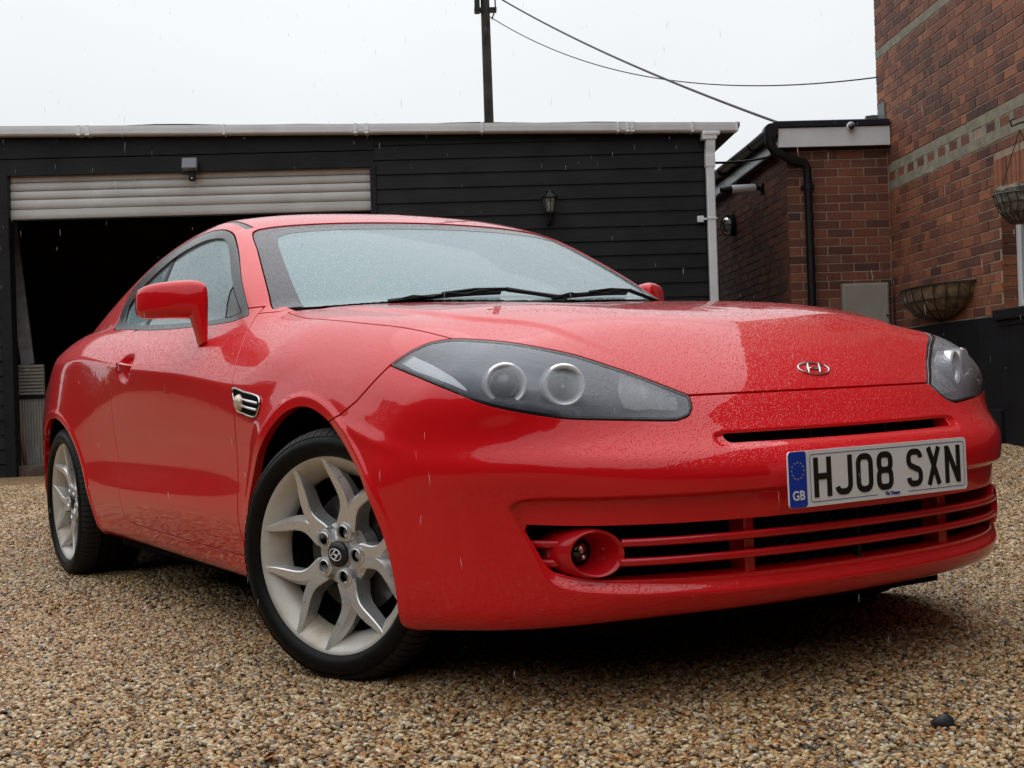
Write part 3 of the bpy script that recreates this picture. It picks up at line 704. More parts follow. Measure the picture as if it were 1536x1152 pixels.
# ---- number plate
px, pz0, pz1 = .8975, .4155, .5265
def prect(m, y0, y1, z0, z1, x0, x1, r=.0, k=0):
    if r <= 0: return m.box((x0, y0, z0), (x1, y1, z1), k)
    pts = []
    for cy, cz, a in ((y1-r, z1-r, 0), (y0+r, z1-r, 90), (y0+r, z0+r, 180), (y1-r, z0+r, 270)):
        for i in range(6): t = math.radians(a+18*i); pts.append((cy+r*math.cos(t), cz+r*math.sin(t)))
    n = len(pts); m.add([(x0, a, b) for a, b in pts]+[(x1, a, b) for a, b in pts], [tuple(range(n-1, -1, -1)), tuple(n+i for i in range(n))]+[(i, (i+1) % n, n+(i+1) % n, n+i) for i in range(n)], k)
    return m
m = Mb(); prect(m, -.26, .26, pz0, pz1, px-.004, px, .008); plate = m.build('number_plate', M_white, car)
m = Mb(); prect(m, -.2595, -.212, pz0+.0006, pz1-.0006, px, px+.0006, .007); m.build('plate_band', M_blue, plate)
def line_y(m, y0, z0, y1, z1, w_, x=px+.0006):
    d = np.array([y1-y0, z1-z0]); L_ = np.linalg.norm(d); n = np.array([-d[1], d[0]])/L_*w_/2
    a, b = np.array([y0, z0]), np.array([y1, z1]); return m.add([(x, *(a+n)), (x, *(b+n)), (x, *(b-n)), (x, *(a-n))], [(3, 2, 1, 0)])
m = Mb(); bx0, bx1, bz0, bz1 = -.202, .252, pz0+.0085, pz1-.0085
for a in ((bx0+.006, bz1, bx1-.006, bz1), (bx0, bz0+.006, bx0, bz1-.006), (bx1, bz0+.006, bx1, bz1-.006), (bx0+.006, bz0, -.015, bz0), (.075, bz0, bx1-.006, bz0)): line_y(m, *a, .0014)
for cy, cz, a in ((bx1-.006, bz1-.006, 0), (bx0+.006, bz1-.006, 90), (bx0+.006, bz0+.006, 180), (bx1-.006, bz0+.006, 270)):
    q = [(cy+.006*math.cos(math.radians(a+18*i)), cz+.006*math.sin(math.radians(a+18*i))) for i in range(6)]
    for p_, r_ in zip(q, q[1:]): line_y(m, *p_, *r_, .0014)
m.build('plate_border', M_plblue, plate)
def stroke(m, P, w_, x0, x1, closed=False):
    """mitred flat stroke"""
    Q = [np.array(p, float) for p in P]; P = [Q[0]]
    for q in Q[1:]:
        if np.linalg.norm(q-P[-1]) > 1e-5: P.append(q)
    if closed and np.linalg.norm(P[0]-P[-1]) < 1e-5: P.pop()
    n = len(P); Lf = []; Rt = []
    for i in range(n):
        a = P[i-1] if (i > 0 or closed) else None; b = P[(i+1) % n] if (i < n-1 or closed) else None
        d1 = (P[i]-a)/np.linalg.norm(P[i]-a) if a is not None else None; d2 = (b-P[i])/np.linalg.norm(b-P[i]) if b is not None else None
        d1 = d2 if d1 is None else d1; d2 = d1 if d2 is None else d2
        n1 = np.array([-d1[1], d1[0]]); n2 = np.array([-d2[1], d2[0]]); mt = n1+n2; mt /= np.linalg.norm(mt); k = min(1/max(mt@n1, .35), 2.2)
        Lf.append(P[i]+mt*w_/2*k); Rt.append(P[i]-mt*w_/2*k)
    V = [(x1, *p) for p in Lf]+[(x1, *p) for p in Rt]+[(x0, *p) for p in Lf]+[(x0, *p) for p in Rt]; F = []
    rg = range(n) if closed else range(n-1)
    for i in rg:
        j = (i+1) % n; F += [(i, n+i, n+j, j), (2*n+i, i, j, 2*n+j), (n+i, 3*n+i, 3*n+j, n+j)]
    if not closed: F += [(0, 2*n, 3*n, n), (n-1, 2*n-1, 4*n-1, 3*n-1)]
    return m.add(V, F)
def rr(x0, x1, y0, y1, r, n=5):
    o = []
    for cx, cy, a in ((x1-r, y1-r, 0), (x0+r, y1-r, 90), (x0+r, y0+r, 180), (x1-r, y0+r, 270)):
        for i in range(n+1): t = math.radians(a+90*i/n); o.append((cx+r*math.cos(t), cy+r*math.sin(t)))
    return o
def arc(cx, cy, r, a0, a1, n=6): return [(cx+r*math.cos(math.radians(a0+(a1-a0)*i/n)), cy+r*math.sin(math.radians(a0+(a1-a0)*i/n))) for i in range(n+1)]
def glyph(m, ch, x, y, W=.048, H=.079, s=.0125):
    a = s/2; x0, x1, y0, y1 = x+a, x+W-a, y+a, y+H-a; mid = y+H*.52
    kx = [0]
    def st(P, c=False): kx[0] += 1; stroke(m, P, s, px+.0004, px+.0010+.0002*kx[0], c)
    if ch == 'H': st([(x0, y), (x0, y+H)]); st([(x1, y), (x1, y+H)]); st([(x0, mid), (x1, mid)])
    elif ch == 'J': st([(x1, y+H)]+arc(x1-.0145, y0+.0145, .0145, 0, -90)+[(x0+.012, y0)]+arc(x0+.012, y0+.013, .013, -90, -170)[1:])
    elif ch == '0': st(rr(x0, x1, y0, y1, .014), True)
    elif ch == '8': st(rr(x0, x1, y0, mid, .012), True); st(rr(x0+.001, x1-.001, mid, y1, .012), True)
    elif ch == 'S':
        r = .0130
        st(arc(x1-r, y1-r, r, 0, 90)+[(x0+r, y1)]+arc(x0+r, y1-r, r, 90, 180)+arc(x0+r, mid+r+.001, r, 180, 262)+[(x1-r, mid-.004)]+arc(x1-r, mid-r-.004, r, 82, 0)+arc(x1-r, y0+r, r, 0, -90)+[(x0+r, y0)]+arc(x0+r, y0+r, r, -90, -180))
    elif ch == 'X': st([(x0+.002, y), (x1-.002, y+H)]); st([(x0+.002, y+H), (x1-.002, y)])
    elif ch == 'N': st([(x0, y), (x0, y+H)]); st([(x1, y), (x1, y+H)]); st([(x0+.002, y+H-.006), (x1-.002, y+.006)])
gx = -.193; zc = (pz0+pz1)/2-.0395+.001
for ch in 'HJ08 SXN':
    if ch == ' ': gx += .030; continue
    m = Mb(); glyph(m, ch, gx, zc); m.build('plate_character', M_plblack, plate); gx += .048+.011
def text(name, body_, size, loc, mt, parent, bold=0., xs=1.):
    c = bpy.data.curves.new(name, 'FONT'); c.body = body_; c.size = size; c.extrude = .0003; c.offset = bold; c.align_x = 'CENTER'; c.align_y = 'CENTER'
    o = bpy.data.objects.new(name, c); COL.objects.link(o); dg = bpy.context.evaluated_depsgraph_get(); me = bpy.data.meshes.new_from_object(o.evaluated_get(dg)); bpy.data.objects.remove(o)
    V = np.array([v.co for v in me.vertices])
    for v, q in zip(me.vertices, V): v.co = (loc[0]+q[2], loc[1]+q[0]*xs, loc[2]+q[1])
    me.materials.clear(); me.materials.append(mt); o = bpy.data.objects.new(name, me); COL.objects.link(o); o.parent = parent; return o
text('plate_lettering', 'GB', .0255, (px+.0010, -.2358, pz0+.0235), M_white, plate, .0005)
text('plate_lettering', 'Vic Young', .0105, (px+.0008, .028, bz0+.0005), M_plblue, plate, .0005)
m = Mb()
for k in range(12):
    a = k*math.pi/6; cy, cz = -.2358+.0165*math.cos(a), pz0+.073+.0165*math.sin(a); P = []
    for i in range(10): r = .0026 if i % 2 == 0 else .0011; t = math.pi/2+i*math.pi/5; P.append((px+.0009, cy+r*math.cos(t), cz+r*math.sin(t)))
    m.add(P, [tuple(range(10))])
m.build('plate_stars', M_yellow, plate)
# ---- bonnet badge: oval ring with a slanted H
def emblem(c, ex, ey, n, W, H, mt, parent, name='badge', th=.004):
    c, ex, ey, n = (np.array(q, float) for q in (c, ex, ey, n)); m = Mb()
    R_ = [c+ex*W*math.cos(t)+ey*H*math.sin(t) for t in np.linspace(0, 2*math.pi, 41)]
    m.tube(R_, th*.55, 6, caps=False)
    def bar(P, w_): m.tube([c+ex*W*a+ey*H*b+n*th*.3 for a, b in P], [w_*q for q in (.5, .8, 1, 1, .8, .5)][:len(P)], 6)
    bar([(-.62, -.80), (-.50, -.35), (-.36, .15), (-.22, .5), (-.12, .80)], th*.95); bar([(.62, .80), (.50, .35), (.36, -.15), (.22, -.5), (.12, -.80)], th*.95)
    bar([(-.42, -.10), (-.15, .06), (.15, -.06), (.42, .10)], th*.8)
    return m.build(name, mt, parent, smooth=True)
bn = f_grad(f_body, np.array([.712]), np.array([.0]), np.array([.688]))[0]; ey_ = np.array([-bn[2], 0, bn[0]])
bx = nose(.0, .688); emblem(np.array([bx, .008, .688])+bn*.002, (0, 1, 0), ey_, bn, .043, .0215, M_chrome, car, th=.0033)
# ---- mirrors
def superell(cx, cy, rx, ry, p, n=28, top=1.): 
    o = []
    for i in range(n):
        t = 2*math.pi*i/n; c_, s_ = math.cos(t), math.sin(t); o.append((cx+rx*math.copysign(abs(c_)**(2/p), c_), cy+ry*math.copysign(abs(s_)**(2/p), s_)))
    return o
def mirror(s_):
    # rings stacked along -x .. +x, each ring in (w,z)
    m = Mb(); rings = []
    sec = [(-.990, .877, .972, .072, .042, 4.5), (-.990, .877, .972, .079, .050, 4.8), (-.982, .877, .972, .0815, .0525, 4.8), (-.955, .877, .973, .0815, .0525, 4.8), (-.938, .876, .974, .0805, .0515, 4.6), (-.925, .875, .974, .0775, .0485, 4.3), (-.915, .874, .973, .0725, .0435, 4.0), (-.908, .873, .972, .062, .035, 3.6), (-.904, .872, .971, .044, .023, 3.2), (-.9025, .872, .971, .020, .009, 2.6), (-.902, .872, .971, .003, .002, 2)]
    sw_ = lambda u: -.055*u-.016*max(u, 0)**2
    for k, (x, w_, z, rx, ry, p) in enumerate(sec):
        R_ = []
        for a, b in superell(0, 0, rx, ry, p, 36):
            u = a/.085; R_.append((x+sw_(u), s_*(w_+a), z+b*(1-.08*u)+.005*(1-u*u)))
        rings.append(R_)
    if s_ < 0: rings = [r[::-1] for r in rings]
    loft(m, rings); o = m.build('door_mirror', M_paint, car, smooth=True, angle=70)
    # stalk
    m = Mb(); rings = []
    for t in np.linspace(0, 1, 7):
        w_ = .811+.009*t; z = .842+.108*t; cx = -.897-.005*t; rx = .028+.008*t; rw = .009+.018*t
        R_ = [(cx+a, s_*(w_+b), z+.25*a) for a, b in superell(0, 0, rx, rw, 2.6, 24)]
        rings.append(R_ if s_ > 0 else R_[::-1])
    loft(m, rings); m.build('mirror_stalk', M_paint, o, smooth=True, angle=60)
    m = Mb(); R_ = [(-.9915+sw_(a/.085), s_*(.877+a), .972+b) for a, b in superell(0, 0, .072, .042, 4, 36)]
    m.add(R_, [tuple(range(36)) if s_ < 0 else tuple(range(35, -1, -1))]); m.build('mirror_glass', M_darkglass, o)
mirror(-1); mirror(1)
# ---- door handles
for s_, dr in ((-1, doors[0]), (1, doors[1])):
    m = Mb(); P = []
    xs_ = np.linspace(-1.612, -1.452, 15)
    for i, x in enumerate(xs_):
        u = (x+1.532)/.080; w_ = .8665+.006*(1-u*u)-.010*abs(u)**4; P.append((x, s_*w_, .803-.010*u))
    m.sweep(P, [(-.007, -.012), (-.007, .012), (.003, .0145), (.007, .010), (.008, 0), (.007, -.010), (.003, -.0145)] if s_ > 0 else [(.007, -.012), (.007, .012), (-.003, .0145), (-.007, .010), (-.008, 0), (-.007, -.010), (-.003, -.0145)])
    m.build('door_handle', M_paint2, dr, smooth=True, angle=50)
# ---- wing vents with repeater
for s_ in (-1, 1):
    O_ = [(-.520, .708), (-.44, .699), (-.36, .688), (-.335, .680), (-.330, .664), (-.338, .643), (-.352, .635), (-.385, .635), (-.44, .643), (-.492, .652), (-.508, .672)]
    def wp(x, z, d=0.): return (x, s_*(surf(x, z, f_low)+d), z)
    m = Mb(); n = len(O_); cxz = np.mean(O_, 0)
    m.add([wp(*p, .0015) for p in O_]+[wp(*(cxz+(np.array(p)-cxz)*.5), .0015) for p in O_]+[wp(*cxz, .0015)], [(i, (i+1) % n, n+(i+1) % n, n+i) for i in range(n)]+[(n+i, n+(i+1) % n, 2*n) for i in range(n)]); vent = m.build('wing_vent', M_void, car)
    sp = smooth_poly(O_, 4); m = Mb(); m.tube([wp(*p, .003) for p in sp]+[wp(*sp[0], .003)], .0028, 6, caps=False); m.build('vent_frame', M_chrome, vent, smooth=True)
    for a, b in (((-.462, .682), (-.342, .668)), ((-.455, .664), (-.345, .651))):
        m = Mb(); m.tube([wp(*a, .004), wp((a[0]+b[0])/2, (a[1]+b[1])/2, .006), wp(*b, .004)], .0034, 8); m.build('vent_fin', M_satin, vent, smooth=True)
    m = Mb(); c = np.array(wp(-.472, .671, .0)); m.lathe([(.0225, .0), (.0215, .006), (.017, .012), (.009, .0155), (.0001, .0165)], c, (0, s_, 0), 24); m.build('side_repeater', M_amber, vent, smooth=True)
# ---- wipers
def wsp(w_, z, off):
    x = float(WSC(z)-WSD(abs(w_))); return np.array([x, w_, z])+np.array([.42, 0, .9])*off
def hoodline(y): return (-.30-float(WSD(abs(y)))*.9)
for (a, b, c_) in (((-.455, .919), (-.125, .941), (.06, .925)), ((.02, .921), (.36, .944), (.50, .920))):
    m = Mb(); P = [wsp(a[0]+(b[0]-a[0])*t, a[1]+(b[1]-a[1])*t+.003*math.sin(math.pi*t), .008) for t in np.linspace(0, 1, 13)]
    m.sweep(P, [(-.002, -.006), (-.006, .004), (.0, .008), (.006, .004), (.002, -.006)], up=(.42, 0, .9)); wp_ = m.build('wiper', M_black, car, smooth=False)
    m = Mb(); A = wsp(a[0]+(b[0]-a[0])*.45, a[1]+(b[1]-a[1])*.45+.002, .018); Bq = wsp(b[0]+.02, b[1]+.001, .016); Cq = wsp(c_[0], c_[1], .006)
    m.tube([A, (A+Bq)/2+np.array([0, 0, .005]), Bq], [.0035, .005, .006], 6); m.tube([Bq, (Bq+Cq)/2, Cq, Cq+np.array([.02, .02, -.03])], [.007, .006, .007, .009], 8)
    m.build('wiper_arm', M_black, wp_, smooth=True)
    m = Mb()
    for t0, t1 in ((.06, .34), (.36, .64), (.66, .94)):
        Q0, Qm, Q1 = (wsp(a[0]+(b[0]-a[0])*t, a[1]+(b[1]-a[1])*t, .012+e_) for t, e_ in ((t0, 0), ((t0+t1)/2, .008), (t1, 0))); m.tube([Q0, Qm, Q1], .0022, 5)
    m.build('wiper_yoke', M_black, wp_)
# ---- interior
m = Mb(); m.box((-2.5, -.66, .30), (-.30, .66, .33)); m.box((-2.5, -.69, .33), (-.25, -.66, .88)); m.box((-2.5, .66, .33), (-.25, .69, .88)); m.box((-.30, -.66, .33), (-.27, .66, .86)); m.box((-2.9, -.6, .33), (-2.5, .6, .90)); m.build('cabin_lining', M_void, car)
m = Mb(); m.box((-.98, -.64, .70), (-.36, .64, .885), ch=.03); m.build('dashboard', M_seat, car)
for y in (-.36, .36):
    m = Mb(); m.box((-1.75, y-.25, .35), (-1.25, y+.25, .55), ch=.04)
    m.box((-1.86, y-.24, .5), (-1.72, y+.24, 1.0), ch=.04, rot=[[.95, 0, -.31], [0, 1, 0], [.31, 0, .95]]); m.box((-1.98, y-.12, 1.0), (-1.90, y+.12, 1.13), ch=.025)
    m.build('seat', M_seat, car)
m = Mb(); T_ = [np.array([-1.06, .37, .86])+.18*(math.cos(t)*np.array([0, 1, 0])+math.sin(t)*np.array([.35, 0, .93])) for t in np.linspace(0, 2*math.pi, 33)]
T_ = [np.array([p[0], -p[1], p[2]]) for p in T_]; m.tube(T_, .014, 8, caps=False); m.build('steering_wheel', M_seat, car, smooth=True)
# ---- underside
m = Mb(); m.box((-3.30, -.54, .135), (.42, .54, .26)); m.box((.42, -.50, .160), (.60, .50, .25)); m.box((.60, -.26, .188), (.72, .26, .25)); m.box((-2.06, -.75, .175), (-.47, -.54, .25)); m.box((-2.06, .54, .175), (-.47, .75, .25)); m.box((-3.3, -.70, .24), (-2.95, .70, .40)); m.box((.43, -.62, .205), (.60, .62, .25)); m.build('underbody', M_void, car)
for cx, cz, r in ((-.03, .300, .385), (-2.49, .29, .40)):
    for s_ in (-1, 1):
        m = Mb(); m.lathe([(r, .225), (r, 0), (r, -.02), (.0001, -.02)], (cx, s_*.54, cz), (0, s_, 0), 28, a0=-.05, a1=math.pi+.05); m.build('arch_liner', M_void, car)
# ---- wheels. local frame: x forward, y outward(-), z up ; face plane y=0
def build_wheel():
    w_ = bpy.data.objects.new('wheel', None); COL.objects.link(w_); w_.parent = car; ax = (0, -1, 0)
    # tyre
    R0 = .2895; m = Mb()
    prof = [(.226, .002), (.2315, .010), (.2375, .0155), (.248, .0190), (.261, .0180), (.272, .0115), (.280, .003), (.2855, -.010), (.289, -.022), (R0, -.040)]
    grooves = [(-.060, -.066), (-.092, -.100), (-.130, -.138), (-.164, -.170)]; p2 = []
    for a, b in grooves: p2 += [(R0, a), (R0-.007, a-.001), (R0-.007, b+.001), (R0, b)]
    prof = prof+p2+[(R0, -.185), (.2875, -.205), (.280, -.222), (.26, -.232), (.226, -.222)]
    m.lathe(prof, (0, 0, 0), ax, 96); m.build('tyre', M_tyre, w_, smooth=True, angle=35)
    m = Mb()          # shoulder sipes: small blocks between the edge and the first groove
    for k in range(84):
        a = 2*math.pi*k/84; c_, s_ = math.cos(a), math.sin(a); e1 = np.array([c_, 0, s_]); e2 = np.array([-s_, 0, c_])
        def q(r, d, t): return e1*r+np.array([0, -d, 0])+e2*t
        h = .0088; st_ = [(.2738, .0122), (.2822, .0036), (.2890, -.010), (.2922, -.024), (.2928, -.057), (.279, -.057)]; V = []
        for r_, d__ in st_: V += [q(r_, d__, -h), q(r_, d__, h)]
        m.add(V, [(2*i_, 2*i_+1, 2*i_+3, 2*i_+2) for i_ in range(5)]+[(0, 2, 4, 6, 8, 10), (11, 9, 7, 5, 3, 1)])
    tag(m.build('tread_blocks', M_tread, w_), kind='stuff')
    # rim barrel
    m = Mb(); m.lathe([(.2225, -.21), (.232, -.205), (.232, -.2), (.205, -.19), (.200, -.075), (.182, -.062), (.182, -.054), (.190, -.036), (.204, -.014), (.2165, -.001), (.2250, .0035), (.2300, .0035), (.2325, .000), (.2325, -.006)], (0, 0, 0), ax, 96)
    m.build('rim', M_barrel, w_, smooth=True, angle=50)
    # spokes: five V pairs
    m = Mb(); base = -74
    for k in range(5):
        a0 = math.radians(base+72*k)
        for sg in (-1, 1):
            ks = np.linspace(0, 1, 14); rings = []
            for t in ks:
                r = .064+t*(.2215-.064)
                # swing: stays close to the lug line, then splays out
                sw = math.radians(23.0)*(.25*t+.75*sstep(.10, 1.0, t)) if True else 0
                off = .0115*(1-sstep(.0, .42, t))
                a = a0+sg*sw; e1 = np.array([math.cos(a), 0, math.sin(a)]); e2 = np.array([-math.sin(a), 0, math.cos(a)])
                hw = (.0175-.0010*sstep(.1, .5, t)-.0085*sstep(.55, 1, t)); dp = .030+.020*(1-t)
                yf = -(.024-.025*t**1.5)          # face depth: dished hub
                c = e1*r+e2*sg*off
                def P(s1, d): return c+e2*s1+np.array([0, -d, 0])
                # inner flank (towards the twin) bevels down, outer edge crisp
                o_ = sg
                ring = [P(o_*hw, yf-.001), P(o_*hw*.82, yf+.0008), P(-o_*hw*.55, yf), P(-o_*(hw*1.15+.004), yf-.014-.006*(1-t)), P(-o_*(hw*1.1+.003), yf-dp), P(o_*(hw*.9+.002), yf-dp)]
                rings.append(ring if sg < 0 else ring[::-1])
            loft(m, rings)
    m.lathe([(.0001, -.024), (.034, -.024), (.036, -.030), (.050, -.036), (.074, -.042), (.076, -.08)], (0, 0, 0), ax, 60)
    for k in range(5):
        a = math.radians(base+72*k); e1 = np.array([math.cos(a), 0, math.sin(a)]); m.lathe([(.0176, -.0195), (.0225, -.021), (.0255, -.030), (.0255, -.06)], e1*.0545, ax, 24)
    # webs in the crotch of each pair
    m.build('spokes', M_alloy, w_, smooth=True, angle=28)
    for k in range(5):
        a = math.radians(base+72*k); e1 = np.array([math.cos(a), 0, math.sin(a)]); c = e1*.0545
        m = Mb(); m.lathe([(.0136, -.022), (.0152, -.0168), (.0170, -.0180), (.0178, -.03)], c, ax, 24); pk = m.build('lug_pocket', M_alloy, w_, smooth=True, angle=50)
        m = Mb(); m.lathe([(.0001, -.050), (.0128, -.050), (.0136, -.0221)], c, ax, 20); m.build('pocket_floor', M_void, pk)  # hole's shade put in as black on the pocket walls and floor
        m = Mb(); m.lathe([(.0001, -.039), (.0052, -.039), (.0068, -.042), (.0068, -.054)], c, ax, 6); m.build('wheel_nut', M_disc, pk, angle=30)
    m = Mb(); m.lathe([(.0001, -.0115), (.014, -.012), (.026, -.0145), (.0300, -.0185), (.0305, -.03)], (0, 0, 0), ax, 40); cp = m.build('hub_cap', M_cap, w_, smooth=True, angle=50)
    emblem((0, .0105, 0), (.94, 0, -.34), (.34, 0, .94), (0, -1, 0), .018, .0125, M_satin, cp, 'cap_emblem', .0022)
    m = Mb(); m.lathe([(.0001, -.085), (.142, -.085), (.142, -.10), (.0001, -.10)], (0, 0, 0), ax, 60); m.build('brake_disc', M_disc, w_, smooth=True, angle=40)
    m = Mb(); m.lathe([(.10, -.062), (.158, -.062), (.162, -.07), (.162, -.12), (.10, -.12)], (0, 0, 0), ax, 20, a0=math.radians(-30), a1=math.radians(35)); m.build('brake_caliper', M_black, w_, angle=40)
    m = Mb(); m.lathe([(.1815, -.0545), (.180, -.12), (.0001, -.125)], (0, 0, 0), ax, 48); m.build('barrel_shade', M_void, w_)  # black cup stands in for the shade behind the spokes
    return w_
def place(w_, x, y, steer, spin, side):
    rz = steer+(0 if side < 0 else math.pi); w_.matrix_world = Matrix.Translation((x, y, .313)) @ Matrix.Rotation(rz, 4, 'Z') @ Matrix.Rotation(spin, 4, 'Y')
w0 = build_wheel(); ST = .39744
place(w0, .0136, -.8400, ST, 0, -1)
w1 = clone(w0, car); place(w1, -2.53, -.832, 0, math.radians(24), -1)
w2 = clone(w0, car); place(w2, .0, .8300, ST, math.radians(40), 1)
w3 = clone(w0, car); place(w3, -2.53, .832, 0, math.radians(11), 1)
print('car', round(time.time()-T0, 1))
# ================================================================ SETTING
def px_of(p):          # building coords -> photo pixel (used only to choose which bricks show largest)
    q = BM.T@np.asarray(p, float); z = q@CF; return 768+FPX*(q@CR)/z, 576-FPX*(q@CU)/z, z
def n_of(x, y): return (np.stack([x-CAM[0], y-CAM[1]], -1)@BM[1][:2])
def r_of(x, y): return (np.stack([x-CAM[0], y-CAM[1]], -1)@BM[0][:2])
def gz(x, y):
    n = n_of(x, y); return .033+.117*sstep(6.0, 9.6, n)+.006*np.sin(x*1.7+.6)*np.sin(y*1.3)*sstep(4, 7, n)
# ---- ground sheet
def f_gravel(t, b):
    vec = nd(t, 'ShaderNodeTexCoord').outputs['Object']
    v = nd(t, 'ShaderNodeTexVoronoi', Scale=85.); t.links.new(vec, v.inputs['Vector'])
    s = nd(t, 'ShaderNodeSeparateColor'); t.links.new(v.outputs['Color'], s.inputs[0])
    r = ramp(t, s.outputs[0], GRAV); ns = noise(t, .9, 4, .6, vec); r2 = ramp(t, ns.outputs['Fac'], [(.3, (.78, .76, .74)), (.7, (1.05, 1.03, 1.0))])
    mx_ = nd(t, 'ShaderNodeMixRGB', blend_type='MULTIPLY'); mx_.inputs[0].default_value = 1; t.links.new(r.outputs[0], mx_.inputs[1]); t.links.new(r2.outputs[0], mx_.inputs[2]); dk = nd(t, 'ShaderNodeMixRGB', blend_type='MULTIPLY'); dk.inputs[0].default_value = 1; dk.inputs[2].default_value = (.6, .55, .5, 1); t.links.new(mx_.outputs[0], dk.inputs[1]); t.links.new(dk.outputs[0], b.inputs['Base Color'])  # bed colour darkened as painted shade in the gaps between pebbles
    mm = nd(t, 'ShaderNodeMath', operation='SUBTRACT'); mm.inputs[0].default_value = 1; t.links.new(v.outputs['Distance'], mm.inputs[1]); bump(t, b, mm.outputs[0], .006, .9)
GRAVK = [(0., (.05, .048, .045)), (.05, (.16, .14, .12)), (.12, (.20, .11, .05)), (.24, (.40, .26, .13)), (.36, (.33, .15, .05)), (.44, (.52, .38, .21)), (.56, (.27, .20, .13)), (.66, (.58, .47, .31)), (.76, (.44, .24, .09)), (.86, (.62, .54, .41)), (.95, (.74, .68, .57)), (.97, (.42, .42, .42))]
GRAV = [(p_, (min(c_[0]*1.0, 1), c_[1]*.93, c_[2]*.78)) for p_, c_ in GRAVK]
M_ground = mat('gravel_bed', (.2, .15, .1), .75, build=f_gravel)
xs = np.concatenate([[-400, -150, -60, -30], np.arange(-16, 8.01, .4), [15, 40, 150, 400]]); ys = np.concatenate([[-400, -150, -50, -25], np.arange(-14, 14.01, .4), [25, 50, 150, 400]])
X, Y = np.meshgrid(xs, ys, indexing='ij'); Z = gz(X, Y)-.012; k = len(ys)
m = Mb(); m.add(np.stack([X, Y, Z], -1).reshape(-1, 3), [(i*k+j, (i+1)*k+j, (i+1)*k+j+1, i*k+j+1) for i in range(len(xs)-1) for j in range(k-1)]); tag(m.build('ground', M_ground, smooth=True), kind='structure')
